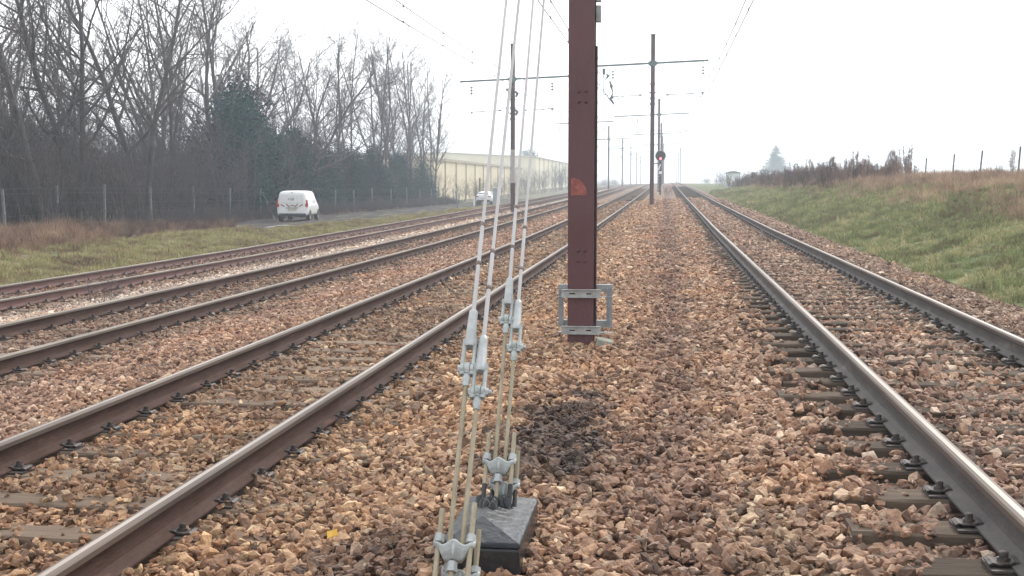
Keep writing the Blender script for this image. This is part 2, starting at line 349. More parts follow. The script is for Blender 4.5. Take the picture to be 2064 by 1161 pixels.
def grid(name, xs, ys, zf, material, smooth=True):
    X, Y = np.meshgrid(xs, ys); Z = zf(X, Y); nx, ny = len(xs), len(ys)
    V = np.stack([X, Y, Z], -1).reshape(-1, 3)
    i = np.arange(nx * ny).reshape(ny, nx)
    F = np.stack([i[:-1, :-1], i[:-1, 1:], i[1:, 1:], i[1:, :-1]], -1).reshape(-1, 4)
    me = bpy.data.meshes.new(name); me.from_pydata(V.tolist(), [], F.tolist())
    me.materials.append(M[material]); me.polygons.foreach_set('use_smooth', [smooth] * len(F)); me.update()
    o = bpy.data.objects.new(name, me); col.objects.link(o); return o
xs = np.concatenate([np.linspace(-600, -60, 19), np.arange(-56, -15, 1.2), np.array(BX), np.arange(5.4, 16, .35), np.arange(17, 40, 2), np.linspace(45, 600, 16)])
ys = np.concatenate([np.arange(-60, 0, 10), np.arange(0, 140, 1.0), np.arange(140, 400, 6), np.linspace(420, 1100, 14)])
ground = grid('ground', np.unique(xs), ys, terr, 'ground'); tag(ground, kind='structure')
bys = np.concatenate([np.arange(-30, 0, 3), np.arange(0, 130, 1.5), np.arange(130, 600, 6)])
bedo = grid('ballast_bed', np.unique(np.concatenate([np.array(BX), np.arange(-15, 5, .25)])), bys, lambda x, y: bed(x, y) - .03 + .006 * np.sin(9 * x) * np.sin(7 * y), 'bed'); tag(bedo, kind='structure')
bank = grid('embankment', np.concatenate([np.arange(4.62, 12, .3), np.arange(12, 60, 4)]), np.concatenate([np.arange(6, 200, 1.0), np.arange(200, 420, 10)]), lambda x, y: terr(x, y) + .02, 'soil_r'); tag(bank, kind='structure')
verge = grid('grass_verge', np.arange(-19.4, -14.5, .4), np.arange(10, 160, 1.0), lambda x, y: terr(x, y) + .02, 'ground'); tag(verge, kind='structure')
def strip(name, pts, width, material, dz=.03, seed=1):
    rs = random.Random(seed); b = MB(); vs = []
    n = len(pts)
    for i, (x, y) in enumerate(pts):
        wd = width * (0.7 + .6 * rs.random()) if n > 4 else width
        vs.append((x - wd / 2, y)); vs.append((x, y)); vs.append((x + wd / 2, y))
    V = [(x, y, fz(terr, x, y) + dz) for x, y in vs]
    F = []
    for i in range(n - 1):
        a = 3 * i; F += [(a, a + 1, a + 4, a + 3), (a + 1, a + 2, a + 5, a + 4)]
    b.add(V, F, 0, True); o = b.build(name, material); tag(o, kind='structure'); return o
road = grid('service_track', np.arange(-25.5, -18.9, .45), np.arange(56, 200, 1.0), lambda x, y: terr(x, y) + .035 - .05 * np.exp(-((x + 21) / .4) ** 2) - .05 * np.exp(-((x + 22.8) / .4) ** 2), 'road'); tag(road, kind='structure')
strip('gravel_path', [(-19.0 + .35 * math.sin(y * .21), y) for y in np.arange(58, 76, 1.0)], .42, 'pale_gravel', .05)
strip('gravel_path', [(-18.6 - .4 * math.sin(y * .17), y) for y in np.arange(86, 112, 1.5)], .6, 'pale_gravel', .05, 3)
strip('sand_patch', [(-17.4 + .02 * (y - 105), y) for y in np.arange(104, 122, 1.0)], 2.2, 'sand', .06, 5)

# ------------------------------------------------------------------ scatter by points (one countless mass = one object)
HID = bpy.data.collections.new('scatter_sources')
def source(b, name, mats):
    o = b.build(name, mats); col.objects.unlink(o); return o
def scatter(name, P, ROT, SC, sources, label=None):
    """instances of the source meshes on explicit points, one object"""
    n = len(P)
    me = bpy.data.meshes.new(name); me.vertices.add(n); me.vertices.foreach_set('co', np.asarray(P, np.float32).ravel())
    for nm, ty, d in (('rot', 'FLOAT_VECTOR', ROT), ('scl', 'FLOAT_VECTOR', SC)):
        a = me.attributes.new(nm, ty, 'POINT'); a.data.foreach_set('vector', np.asarray(d, np.float32).ravel())
    a = me.attributes.new('pick', 'INT', 'POINT'); a.data.foreach_set('value', rng.integers(0, len(sources), n).astype(np.int32))
    me.update()
    o = bpy.data.objects.new(name, me); col.objects.link(o)
    c = bpy.data.collections.new(name + '_sources')
    for s in sources: c.objects.link(s)
    ng = bpy.data.node_groups.new(name + '_nodes', 'GeometryNodeTree')
    ng.interface.new_socket('Geometry', in_out='INPUT', socket_type='NodeSocketGeometry')
    ng.interface.new_socket('Geometry', in_out='OUTPUT', socket_type='NodeSocketGeometry')
    N = ng.nodes; L = ng.links
    gi = N.new('NodeGroupInput'); go = N.new('NodeGroupOutput')
    ci = N.new('GeometryNodeCollectionInfo'); ci.inputs['Collection'].default_value = c
    ci.inputs['Separate Children'].default_value = True; ci.inputs['Reset Children'].default_value = True
    ip = N.new('GeometryNodeInstanceOnPoints'); ip.inputs['Pick Instance'].default_value = True
    def attr(nm, dt):
        k = N.new('GeometryNodeInputNamedAttribute'); k.data_type = dt; k.inputs['Name'].default_value = nm; return k.outputs[0]
    e2r = N.new('FunctionNodeEulerToRotation')
    L.new(gi.outputs[0], ip.inputs['Points']); L.new(ci.outputs[0], ip.inputs['Instance'])
    L.new(attr('pick', 'INT'), ip.inputs['Instance Index'])
    L.new(attr('rot', 'FLOAT_VECTOR'), e2r.inputs[0]); L.new(e2r.outputs[0], ip.inputs['Rotation'])
    L.new(attr('scl', 'FLOAT_VECTOR'), ip.inputs['Scale'])
    L.new(ip.outputs[0], go.inputs[0])
    md = o.modifiers.new('scatter', 'NODES'); md.node_group = ng
    tag(o, label, kind='stuff')
    return o
def in_view(x, y, m=1.2):
    # horizontal frustum of the photograph, widened so a step aside still sees stones
    return (x > -.575 * y - m) & (x < .29 * y + m)

# --- ballast stones
stone_src = []
for k in range(12):
    bm = bmesh.new(); rs = random.Random(100 + k)
    for i in range(13):
        v = Vector((rs.gauss(0, 1), rs.gauss(0, 1), rs.gauss(0, 1))); v.normalize()
        v = Vector((v.x * 1.0, v.y * (.62 + .25 * rs.random()), v.z * (.5 + .2 * rs.random()))) * (.42 + .16 * rs.random())
        bm.verts.new(v)
    r = bmesh.ops.convex_hull(bm, input=bm.verts)
    bmesh.ops.delete(bm, geom=[g for g in r['geom_interior'] if isinstance(g, bmesh.types.BMVert)], context='VERTS')
    bmesh.ops.bevel(bm, geom=list(bm.edges), offset=.012, segments=1, affect='EDGES', profile=.6)
    me = bpy.data.meshes.new('ballast_stone'); bm.to_mesh(me); bm.free(); me.materials.append(M['stone'])
    o = bpy.data.objects.new('ballast_stone', me); stone_src.append(o)
RAILX = [XR - .7535, XR + .7535, X2 - .7535, X2 + .7535, X3 - .7535, X3 + .7535, X4 - .7535, X4 + .7535]
SLP = {'R': (XR, .56, 4.78), '2': (X2, .615, 6.95), '3': (X3, .60, 7.1), '4': (X4, .60, 7.3)}
def stones(y0, y1, dens, size, jz, seed, xlo=-14.4, xhi=4.75, dz=0.0, m=1.2):
    g = np.random.default_rng(seed)
    n = int((xhi - xlo) * (y1 - y0) * dens)
    x = g.uniform(xlo, xhi, n); y = g.uniform(y0, y1, n); k = in_view(x, y, m); x, y = x[k], y[k]
    keep = np.ones(len(x), bool)
    for rx in RAILX: keep &= np.abs(x - rx) > .085
    xe = x < -14.0; keep &= ~(xe & (g.random(len(x)) > .35))
    keep &= ~((x > 4.2) & (g.random(len(x)) > (4.9 - x) / .75))
    zoff = np.zeros(len(x))
    for key, (cx, sp, y_0) in SLP.items():
        on = (np.abs(x - cx) < 1.32)
        ph = np.abs(((y - y_0 + sp / 2) % sp) - sp / 2) < .135
        inside = np.abs(x - cx) < .68
        u = g.random(len(x))
        if key == 'R': cover = np.where(inside, np.clip(.42 + .58 * (np.abs(x - cx) < .42), 0, 1), np.where(x < cx, .05 + .95 * (x < cx - 1.04 + .09 * np.sin(y * 5) + .05 * np.sin(y * 13)), .75))
        elif key == '2':
            cover = np.where(inside, .46 + .30 * np.sin(y * .9 + x * 2), .85)
        else: cover = np.full(len(x), .6)
        keep &= ~(on & ph & (u > cover))
        if key == 'R': zoff = np.where(on & ~ph & (np.abs(x - cx) > .9) & (x < cx), -.028, zoff)
        zoff = np.where(on & ph, zoff + np.where((x < cx) & ~inside & (x > cx - 1.0), .004, .020), zoff)
    x, y, zoff = x[keep], y[keep], zoff[keep]
    n = len(x); s = size * np.clip(g.lognormal(-.03, .38, n), .4, 2.1)
    z = bed(x, y) - .012 + g.uniform(-jz, jz, n) + dz + zoff + .008 * np.sin(x * 4.1 + y * 2.3) * np.sin(y * 3.1)
    rot = np.stack([g.normal(0, .55, n), g.normal(0, .55, n), g.uniform(0, 6.283, n)], 1)
    sc = s[:, None] * g.uniform(.85, 1.2, (n, 3))
    return np.stack([x, y, z], 1), rot, sc
def heap(cx, cy, rx, ry, n, size, h, seed):
    g = np.random.default_rng(seed); a = g.uniform(0, 6.283, n); q = np.sqrt(g.uniform(.25, 1.6, n)); x = cx + rx * q * np.cos(a); y = cy + ry * q * np.sin(a)
    k = (np.abs(x - cx) > rx * .62) | (np.abs(y - cy) > ry * .62); x, y, q = x[k], y[k], q[k]; n = len(x); s = size * g.uniform(.6, 1.5, n)
    return np.stack([x, y, bed(x, y) + h * np.clip(1.3 - q, 0, 1) * g.uniform(.3, 1, n)], 1), np.stack([g.normal(0, .6, n), g.normal(0, .6, n), g.uniform(0, 6.28, n)], 1), s[:, None] * g.uniform(.85, 1.2, (n, 3))
parts = [heap(-.80, 11.97, .25, .18, 200, .056, .03, 91), heap(-.705, 5.05, .26, .45, 420, .052, .05, 92), heap(-.80, 75, .3, .3, 60, .10, .06, 93), stones(3.2, 9, 700, .056, .017, 1, xlo=-6.5), stones(3.2, 9, 300, .048, .012, 2, xlo=-6.5, dz=.014),
         stones(9, 20, 600, .058, .018, 3), stones(20, 38, 300, .075, .02, 4), stones(38, 62, 150, .10, .02, 5), stones(62, 95, 60, .14, .02, 6)]
P = np.concatenate([p[0] for p in parts]); RO = np.concatenate([p[1] for p in parts]); SC = np.concatenate([p[2] for p in parts])
# loose stones heaped round the near end of the tarred block and round the foot of the mast
print('stones', len(P))
scatter('ballast_stones', P, RO, SC, stone_src, 'brown and reddish crushed stone ballast spread between and around the tracks')

# ------------------------------------------------------------------ tracks
def rail_profile():
    h = [(0, -.172), (.075, -.172), (.075, -.162), (.035, -.148), (.012, -.135), (.0085, -.115), (.0085, -.06), (.014, -.048), (.036, -.038), (.037, -.012), (.030, -.0035), (.013, 0)]
    p = h + [(-x, z) for x, z in reversed(h) if x > 0]
    return p
def make_rail(x, ztop, mats, parent, y0=-6, y1=560):
    p = rail_profile(); n = len(p)
    ysr = np.concatenate([np.arange(y0, 120, 3.0), np.arange(120, y1, 10.0)])
    V = []
    for y in ysr:
        g = float(G(y))
        V += [(x + a, float(y), ztop + b + g) for a, b in p]
    F = []; mi = []
    def seg_m(i):
        a, b = p[i], p[(i + 1) % n]
        if a[1] > -.001 and b[1] > -.001: return 1
        if a[1] > -.04 and b[1] > -.04: return 2
        return 0
    for k in range(len(ysr) - 1):
        for i in range(n):
            j = (i + 1) % n; F.append((k * n + i, k * n + j, (k + 1) * n + j, (k + 1) * n + i)); mi.append(seg_m(i))
    b = MB(); b.v = V; b.f = F; b.m = mi; b.sm = [False] * len(F)
    F0 = tuple(range(n)); b.f.append(F0); b.m.append(0); b.sm.append(False)
    return b.build('rail', mats, parent)
def sleeper_mesh(seed, L=2.6):
    rs = random.Random(seed); b = MB(); nx = 16; V = []; 
    prof = [(-.115, -.16), (-.115, -.012), (-.104, 0), (.104, 0), (.115, -.012), (.115, -.16)]
    for i in range(nx + 1):
        x = -L / 2 + L * i / nx; w_ = 1 + rs.uniform(-.03, .03)
        for (a, c) in prof: V.append((x, a * w_, c + (rs.uniform(-.006, .002) if c > -.05 else 0)))
    k = len(prof); F = [(i * k + j, (i + 1) * k + j, (i + 1) * k + j + 1, i * k + j + 1) for i in range(nx) for j in range(k - 1)]
    F += [tuple(range(k - 1, -1, -1)), tuple(nx * k + j for j in range(k))]
    b.add(V, F); return b
clip_proto = None
def clip_mb(side):
    b = MB(); s = side
    # sprung clip plate lying on the rail foot and the timber, with a coach screw through it
    pts = [(.045, .026), (.07, .030), (.085, .018), (.125, .014), (.15, .022), (.165, .012)]
    w_ = .055; th = .008
    V = []
    for x, z in pts: V += [(s * x, -w_, z), (s * x, w_, z), (s * x, w_, z + th), (s * x, -w_, z + th)]
    F = []
    for i in range(len(pts) - 1):
        a = 4 * i; F += [(a, a + 1, a + 5, a + 4), (a + 1, a + 2, a + 6, a + 5), (a + 2, a + 3, a + 7, a + 6), (a + 3, a, a + 4, a + 7)]
    F += [(0, 3, 2, 1), (len(V) - 4, len(V) - 3, len(V) - 2, len(V) - 1)]
    b.add(V, F)
    b.cyl((s * .098, 0, .016), (s * .098, 0, .040), .026, 12)
    b.cyl((s * .098, 0, .040), (s * .098, 0, .066), .019, 6, smooth=False)
    b.cyl((s * .098, 0, .066), (s * .098, 0, .070), .012, 8)
    return b
def base_plate_mb():
    b = MB(); b.box(-.155, .155, -.085, .085, 0, .010); return b
def make_track(label, cx, zt, sp, y_0, mats, wood='wood_dusty'):
    t = empty('railway_track', (0, 0, 0)); tag(t, label, 'railway track', 'railway tracks side by side')
    for s in (-1, 1): make_rail(cx + s * .7535, zt, mats, t)
    slm = [sleeper_mesh(i).build('sleeper', wood, None) for i in range(5)]
    cl = {s: clip_mb(s).build('rail_clip', 'clip', None) for s in (-1, 1)}
    bp = base_plate_mb().build('base_plate', 'clip', None)
    meshes = [o.data for o in slm]; clm = {s: cl[s].data for s in cl}; bpm = bp.data
    for o in slm + list(cl.values()) + [bp]: bpy.data.objects.remove(o)
    ztop = zt - .184
    rs = random.Random(int(abs(cx) * 100))
    for i in range(100):
        y = y_0 - 2 * sp + i * sp
        o = bpy.data.objects.new('sleeper', meshes[i % 5]); col.objects.link(o); o.parent = t
        o.location = (cx + rs.uniform(-.05, .05), y + rs.uniform(-.018, .018), ztop + float(G(y)) + .0); o.rotation_euler = (0, 0, (math.pi if rs.random() < .5 else 0) + rs.uniform(-.006, .006))
        flip = abs(o.rotation_euler[2]) > 1
        lx = o.location.x
        for rs_ in (-1, 1):
            rx = cx + rs_ * .7535
            for sd in (-1, 1):
                c = bpy.data.objects.new('rail_clip', clm[-sd if flip else sd]); col.objects.link(c); c.parent = o
                c.location = ((lx - rx) if flip else (rx - lx), 0, .0085); c.scale = (.95, .85, .8)
            c = bpy.data.objects.new('base_plate', bpm); col.objects.link(c); c.parent = o
            c.location = ((lx - rx) if flip else (rx - lx), 0, .0015)
    # the rest, too far away to count
    b = MB(); i = 100
    while True:
        y = y_0 - 2 * sp + i * sp
        if y > 190: break
        z = ztop + float(G(y)); b.box(cx - 1.3, cx + 1.3, y - .13, y + .13, z - .15, z, 0)
        for rs_ in (-1, 1):
            for sd in (-1, 1): b.box(cx + rs_ * .7535 + sd * .1 - .05, cx + rs_ * .7535 + sd * .1 + .05, y - .05, y + .05, z + .001, z + .05, 1)
        i += 1
    o = b.build('distant_sleepers', [wood, 'clip'], t); tag(o, kind='stuff')
    return t
make_track('right track with bare timber sleeper ends beside the green embankment', XR, ZR, .56, 4.78, ['rail_rust_grey', 'rail_head', 'rail_head_edge'], 'wood')
make_track('brown track with shiny rail heads just left of the guy wires', X2, Z2, .615, 6.95, ['rail_rust', 'rail_head', 'rail_head_edge'])
make_track('dull brown track, second to the left of the guy wires', X3, Z3, .60, 7.1, ['rail_rust', 'rail_head_dull', 'rail_head_dull'])
make_track('reddish rusty track along the grass verge, farthest left', X4, Z4, .60, 7.3, ['rail_rust_red', 'rail_head_dull', 'rail_head_dull'])

# ------------------------------------------------------------------ anchor block and guy assemblies
blk = empty('anchor_block', (-.705, 5.05, .032)); tag(blk, 'black tarred concrete anchor block with hipped top under the farther guy rods', 'anchor block')
def block_body():
    b = MB(); x0, x1, y0, y1 = -.158, .152, -.35, .35
    zb, zt = -.35, .145
    b.box(x0, x1, y0, y1, zb, zt); return b
o = block_body().build('body', 'tar', blk, bevel=.012)
b = MB(); x0, x1, y0, y1 = -.163, .157, -.356, .356; z0, z1, zr = .146, .166, .225
V = [(x0, y0, z0), (x1, y0, z0), (x1, y1, z0), (x0, y1, z0), (x0 + .006, y0 + .006, z1), (x1 - .006, y0 + .006, z1), (x1 - .006, y1 - .006, z1), (x0 + .006, y1 - .006, z1), (-.02, -.17, zr), (-.02, .17, zr)]
F = [(3, 2, 1, 0), (0, 1, 5, 4), (1, 2, 6, 5), (2, 3, 7, 6), (3, 0, 4, 7), (4, 5, 8), (5, 6, 9, 8), (6, 7, 9), (7, 4, 8, 9)]
b.add(V, F); b.build('hipped_top', 'tar_sheen', blk, bevel=.006)
b = MB()   # tar drips and lumps around the rods
for i in range(16):
    a = random.uniform(0, 6.28); rr = random.uniform(.01, .07); p = (-.01 + rr * math.cos(a), .05 + 1.3 * rr * math.sin(a), .215)
    b.tube([(p[0], p[1], .19), (p[0] + random.uniform(-.01, .01), p[1], .235), (p[0], p[1], .245)], [.026, .017, .004], 7)
b.build('tar_lumps', 'tar', blk)

def guy_assembly(name, yoke, top, label, rods, paint_from=None):
    """local frame: u across, w up along the guy, v = towards the camera side"""
    t = empty(name, yoke); tag(t, label, 'guy anchor', 'twin guy wire assemblies')
    Wd = (Vector(top) - Vector(yoke)).normalized(); U = Vector((1, 0, 0)); U = (U - Wd * U.dot(Wd)).normalized(); Vv = Wd.cross(U)   # Vv points away/up
    t.rotation_mode = 'QUATERNION'; t.rotation_quaternion = Matrix((U, Vv, Wd)).transposed().to_quaternion()
    LEN = (Vector(top) - Vector(yoke)).length
    # local coords: (u, v, w); camera is on the -v side? v = w x u
    cs = 1 if (t.rotation_quaternion @ Vector((0, 1, 0))).y < 0 else -1   # side facing the camera
    def yoke_mesh(sc=1.0):
        # cast saddle: two ears and a funnel shaped middle, wavy rim
        b = MB(); n = 28; Wh = .073 * sc; rows = []
        def rim(u): return .020 * math.cos(u / Wh * 2 * math.pi) * sc
        def low(u):
            a = abs(u) / Wh
            return (-.060 * sc if a < .22 else np.interp(a, [.22, .40, .66, .76, 1.0], [-.058, -.052, -.022, -.010, -.016]) * sc)
        for i in range(n + 1):
            u = -Wh + 2 * Wh * i / n; a = abs(u) / Wh
            d = (.019 + .005 * math.cos(a * math.pi)) * sc * math.sqrt(max(.12, 1 - max(0, (a - .72) / .3) ** 2))
            zt_ = .004 + rim(u) * .45; zb_ = float(low(u)) + rim(u) * .3
            rows.append([(u, -d * 1.12, zt_), (u, -d * 1.12, zt_ - .007), (u, -d * .95, zt_ - .010), (u, -d * .8, zb_), (u, d * .8, zb_), (u, d * .95, zt_ - .010), (u, d * 1.12, zt_ - .007), (u, d * 1.12, zt_)])
        V = [p for r in rows for p in r]; k = 8
        F = [(i * k + j, i * k + (j + 1) % k, (i + 1) * k + (j + 1) % k, (i + 1) * k + j) for i in range(n) for j in range(k)]
        F += [tuple(range(k - 1, -1, -1)), tuple(n * k + j for j in range(k))]
        b.add(V, F, 0, True)
        b.cyl((0, cs * .012, -.050 * sc), (0, cs * .020, 0), .007, 8)
        return b
    def nut(b, u, v, z0, z1, r): b.cyl((u, v, z0), (u, v, z1), r, 6, smooth=False)
    y1 = yoke_mesh(1.0).build('yoke', 'galv_cast', t)
    b = MB()
    for u in (-.056, .056):
        nut(b, u, 0, .010, .026, .0185); nut(b, u, 0, .026, .040, .0165)
    nut(b, 0, cs * .006, -.085, -.064, .0185); nut(b, 0, cs * .006, -.100, -.086, .021)
    b.build('nut', 'galv', y1)
    y2 = yoke_mesh(.92).build('yoke', 'galv_cast', t); y2.location = (.022, -cs * .055, -.085)
    b = MB()
    for u in (-.05, .05): nut(b, u, 0, .008, .030, .0185)
    nut(b, 0, 0, -.085, -.056, .019); b.build('nut', 'galv', y2)
    zl = -.42
    def rod(u, v, z0, z1, r=.0095, m='rod', nm='anchor_rod', split=None):
        b = MB(); n = max(6, int((z1 - z0) / .05)); 
        pts = [(u, v, z0 + (z1 - z0) * i / n) for i in range(n + 1)]
        rad = [r * (1 + .05 * math.sin(i * 2.1 + u * 90)) for i in range(n + 1)]
        b.tube(pts, rad, 12)
        o = b.build(nm, m, t)
        return o
    lo = rods['low']
    for u in (-.056, .056):
        if paint_from is not None:
            rod(u, 0, paint_from, rods['stub'][0 if u < 0 else 1]); rod(u, 0, lo, paint_from, .0105, 'tar')
        else: rod(u, 0, lo, rods['stub'][0 if u < 0 else 1])
    rod(0, cs * .006, lo * .62 if paint_from is not None else lo, -.06, .0085)
    for u in (-.028, .072):
        rod(u, -cs * .055, (lo if paint_from is None else paint_from), .075 if u < 0 else .085, .0095)
        if paint_from is not None: rod(u, -cs * .055, lo, paint_from, .0095, 'tar')
    # the two guys
    for (u0, s1, s2, bands, jt) in rods['guys']:
        v0 = -cs * .016
        # lower rod
        g = empty('guy_wire', (0, 0, 0)); g.parent = t
        def P_(s, du=0, dv=0):
            k = s / LEN
            return (u0 + (rods['conv'] if u0 > 0 else -rods['conv']) * k + du, v0 + dv, s)
        b = MB(); n = 12; b.tube([P_(-.02 + (s1 + .02) * i / n) for i in range(n + 1)], [.0088 * (1 + .04 * math.sin(3 * i)) for i in range(n + 1)], 12); b.build('turnbuckle_rod', 'rod', g)
        # fork (clevis): lower eye, jaw plates with bolt, sleeve
        h = s2 - s1
        b = MB(); b.tube([P_(s1 - .005), P_(s1 + .012), P_(s1 + .03), P_(s1 + .05)], [.012, .015, .0165, .012], 12)
        b.tube([P_(s1 + .05, 0, -.003), P_(s1 + .075, 0, -.003)], [.013, .013], 10)
        b.cyl(P_(s1 + .075, -.010), P_(s1 + .075, .010), .024, 16)
        b.build('rod_eye', 'galv_cast', g)
        b = MB()
        for sd in (-1, 1):
            q = []
            for i in range(9):
                f = i / 8; q.append(P_(s1 + .045 + (h * .60 - .045) * f, sd * (.017 + .004 * math.sin(math.pi * f)), 0))
            b.tube(q, [.0125, .016, .012, .0085, .008, .008, .0085, .010, .013], 10)
            b.cyl(P_(s1 + .072, sd * .012), P_(s1 + .072, sd * .024), .021, 14)
        b.build('fork', 'galv_cast', g)
        b = MB(); b.cyl(P_(s1 + .072, -.030), P_(s1 + .072, .036), .0085, 10); b.cyl(P_(s1 + .072, .026), P_(s1 + .072, .040), .0165, 6, smooth=False)
        b.cyl(P_(s1 + .072, .040), P_(s1 + .072, .052), .010, 8); b.cyl(P_(s1 + .072, -.036), P_(s1 + .072, -.024), .015, 6, smooth=False); b.build('bolt', 'galv', g)
        b = MB(); b.tube([P_(s1 + h * .50), P_(s1 + h * .53), P_(s1 + h * .56), P_(s1 + h * .93), P_(s2 - .004), P_(s2)], [.020, .0245, .0215, .0175, .0165, .013], 16); b.build('sleeve', 'galv', g)
        b = MB(); b.tube([P_(s2 - .006), P_(s2 + .3), P_(jt)], [.0088, .0086, .0084], 12)
        b.tube([P_(jt - .01), P_(jt + .02), P_(LEN * .5), P_(LEN)], [.0076, .0070, .0068, .0068], 10); b.build('cable', 'cable', g)
        b = MB()
        for z in bands: b.tube([P_(z - .010), P_(z - .005), P_(z + .005), P_(z + .010)], [.0085, .0112, .0112, .0085], 12)
        b.build('band', 'band', g)
    return t
# distances along each guy measured from the yoke
guy_assembly('guy_anchor', (-.712, 4.13, .355), (-.80, 11.55, 9.15), 'nearer pair of white guy wires with forks and yoke, at the bottom edge',
             dict(low=-.50, stub=(.135, .16), guys=[(-.022, .65, .99, (1.22, 1.42), 1.42), (.024, .55, .87, (1.10, 1.28), 1.28)], conv=.03))
guy_assembly('guy_anchor', (-.705, 5.24, .395), (-.80, 11.55, 7.9), 'farther pair of white guy wires rising from the tarred anchor block',
             dict(low=-.30, stub=(.14, .145), guys=[(-.022, .68, .99, (1.18, 1.43), 1.43), (.022, .53, .86, (1.05, 1.30), 1.30)], conv=.03), paint_from=-.105)

# ------------------------------------------------------------------ masts
def ibeam(b, w_, d, z0, z1, tf=.016, tw=.012, mi=0):
    b.box(-w_ / 2, w_ / 2, -d / 2, -d / 2 + tf, z0, z1, mi)
    b.box(-w_ / 2, w_ / 2, d / 2 - tf, d / 2, z0, z1, mi)
    b.box(-tw / 2, tw / 2, -d / 2 + tf, d / 2 - tf, z0, z1, mi)
def insulator_mb(x, z_top, L=1.0, discs=3):
    b = MB(); b.cyl((x, 0, z_top), (x, 0, z_top - .25 * L), .014, 6, 0)
    z = z_top - .25 * L
    for k in range(discs):
        b.tube([(x, 0, z), (x, 0, z - .03), (x, 0, z - .06), (x, 0, z - .09)], [.03, .10, .12, .03], 10, 1); b.cyl((x, 0, z - .09), (x, 0, z - .18), .022, 6, 0); z -= .18
    b.cyl((x, 0, z), (x, 0, z_top - L), .012, 6, 0)
    return b
def slope(x): return .0404 * x       # the arms climb to the right
def make_mast(label, group, x, y, H, arm=None, supports=(), band=False, near=False, fittings=True, mname='mast_far', mat_arm='arm'):
    z0 = fz(bed, x, y) if x > -14 else fz(terr, x, y)
    t = empty('catenary_mast', (x, y, z0 - .15)); tag(t, label, 'mast', group)
    b = MB(); ibeam(b, .245, .24, 0, H + .15)
    b.box(-.15, .15, -.15, .15, H + .151, H + .19)
    c = b.build('column', [mname], t, bevel=.002 if near else 0)
    if band:
        b = MB(); b.box(-.130, .130, -.135, .135, 2.0, 4.0); b.build('painted_band', 'mast_grey', t)
    if arm:
        za = 8.47 - .04 + .15 + (0 if x > -5 else -.36) 
        b = MB(); a0, a1 = arm
        th = .055
        V = []
        for xx in (a0, -.16, .16, a1):
            zz = za + slope(xx); V += [(xx, -.17, zz - th), (xx, -.10, zz - th), (xx, -.10, zz + th), (xx, -.17, zz + th)]
        F = []
        for i in range(3):
            q = 4 * i
            F += [(q, q + 1, q + 5, q + 4), (q + 1, q + 2, q + 6, q + 5), (q + 2, q + 3, q + 7, q + 6), (q + 3, q, q + 4, q + 7)]
        F += [(0, 3, 2, 1), (12, 13, 14, 15)]
        b.add(V, F)
        b.prism([(-.34, 0), (-.14, -.20), (.14, -.20), (.34, 0), (.14, .16), (-.14, .16)], .02, (0, -.195, za), (1, 0, 0), (0, 0, 1), (0, 1, 0))
        b.build('crossarm', mat_arm, t)
        for sx in supports:
            insulator_mb(sx, za + slope(sx) - th, 1.1).build('insulator', ['arm', 'insul'], t).location = (0, -.135, 0)
            sd = 1 if sx > 0 else -1
            b = MB(); zt = za - 1.95 + slope(sx) * .9
            m0 = sd * .12; k1 = sx * .28
            b.tube([(m0, 0, za - 1.72), (m0 + sd * .6, 0, za - 1.74), (k1, 0, za - 1.86)], .022, 6)
            b.tube([(m0, 0, za - 2.35), (k1 * .8, 0, za - 2.1), (k1, 0, za - 1.86)], .012, 5)
            b.tube([(k1, 0, za - 1.86), (sx + sd * .12, 0, zt + .10)], .024, 6)
            b.tube([(sx * .72, 0, za - 1.86 + (zt + .1 - za + 1.86) * .62), (sx * .85, 0, zt - .05), (sx, 0, zt - .16)], .018, 6)
            b.tube([(k1, 0, za - 1.86), (k1 + sd * .16, 0, za - 1.85)], [.05, .05], 8, 1)
            b.cyl((sx, 0, zt + .13), (sx, 0, zt - .02), .05, 8, 1)
            b.build('cantilever', ['arm', 'insul'], t)
    if fittings and arm:
        b = MB()
        for zz in (za - 1.2, za - 1.72, za - 2.05, za - 2.4): b.box(-.155, .155, -.155, .155, zz - .035, zz + .035); b.box(-.19, .19, -.03, .03, zz - .02, zz + .02)
        b.build('bracket', mname, t)
    return t
# nearest mast
m1 = make_mast('large reddish brown steel mast in the foreground, guy wires beside it', 'overhead line masts', -.80, 11.87, 9.6, near=True, fittings=False, mname='mast')
m1.location.z = -.1
m1b = MB()
def add_rivets(z):
    b = MB()
    for dx in (-.022, .050 - .006):
        for dz in (0, -.10):
            b.tube([(dx, -.1205, z + dz + .1), (dx, -.130, z + dz + .1), (dx, -.137, z + dz + .1)], [.0165, .0155, .006], 8)
    b.build('rivet', 'mast', m1)
add_rivets(2.46); add_rivets(.96)
# orange paint patch with its number: a quarter round
b = MB(); pl = [(0, 0), (.145, 0), (.146, .045), (.135, .085), (.105, .125), (.07, .148), (.03, .16), (0, .162)]
b.prism(pl, .002, (-.093, -.1225, 1.605 - .02), (1, 0, 0), (0, 0, 1), (0, 1, 0)); patch = b.build('number_patch', 'orange', m1)
def text(body, size, loc, rot, material, parent, name='lettering', extrude=.0006, shear=0, align='LEFT'):
    cu = bpy.data.curves.new(name, 'FONT'); cu.body = body; cu.size = size; cu.extrude = extrude; cu.shear = shear; cu.align_x = align
    tmp = bpy.data.objects.new(name, cu); col.objects.link(tmp)
    dg = bpy.context.evaluated_depsgraph_get(); me = bpy.data.meshes.new_from_object(tmp.evaluated_get(dg)); bpy.data.objects.remove(tmp)
    me.materials.clear(); me.materials.append(M[material])
    o = bpy.data.objects.new(name, me); col.objects.link(o); o.parent = parent; o.location = loc; o.rotation_euler = rot; return o
text('27', .062, (-.085, -.1235, 1.598), (R_(90), 0, 0), 'text_dark', patch)
text('2', .058, (.012, -.1235, 1.598), (R_(90), 0, 0), 'text_dark', patch)
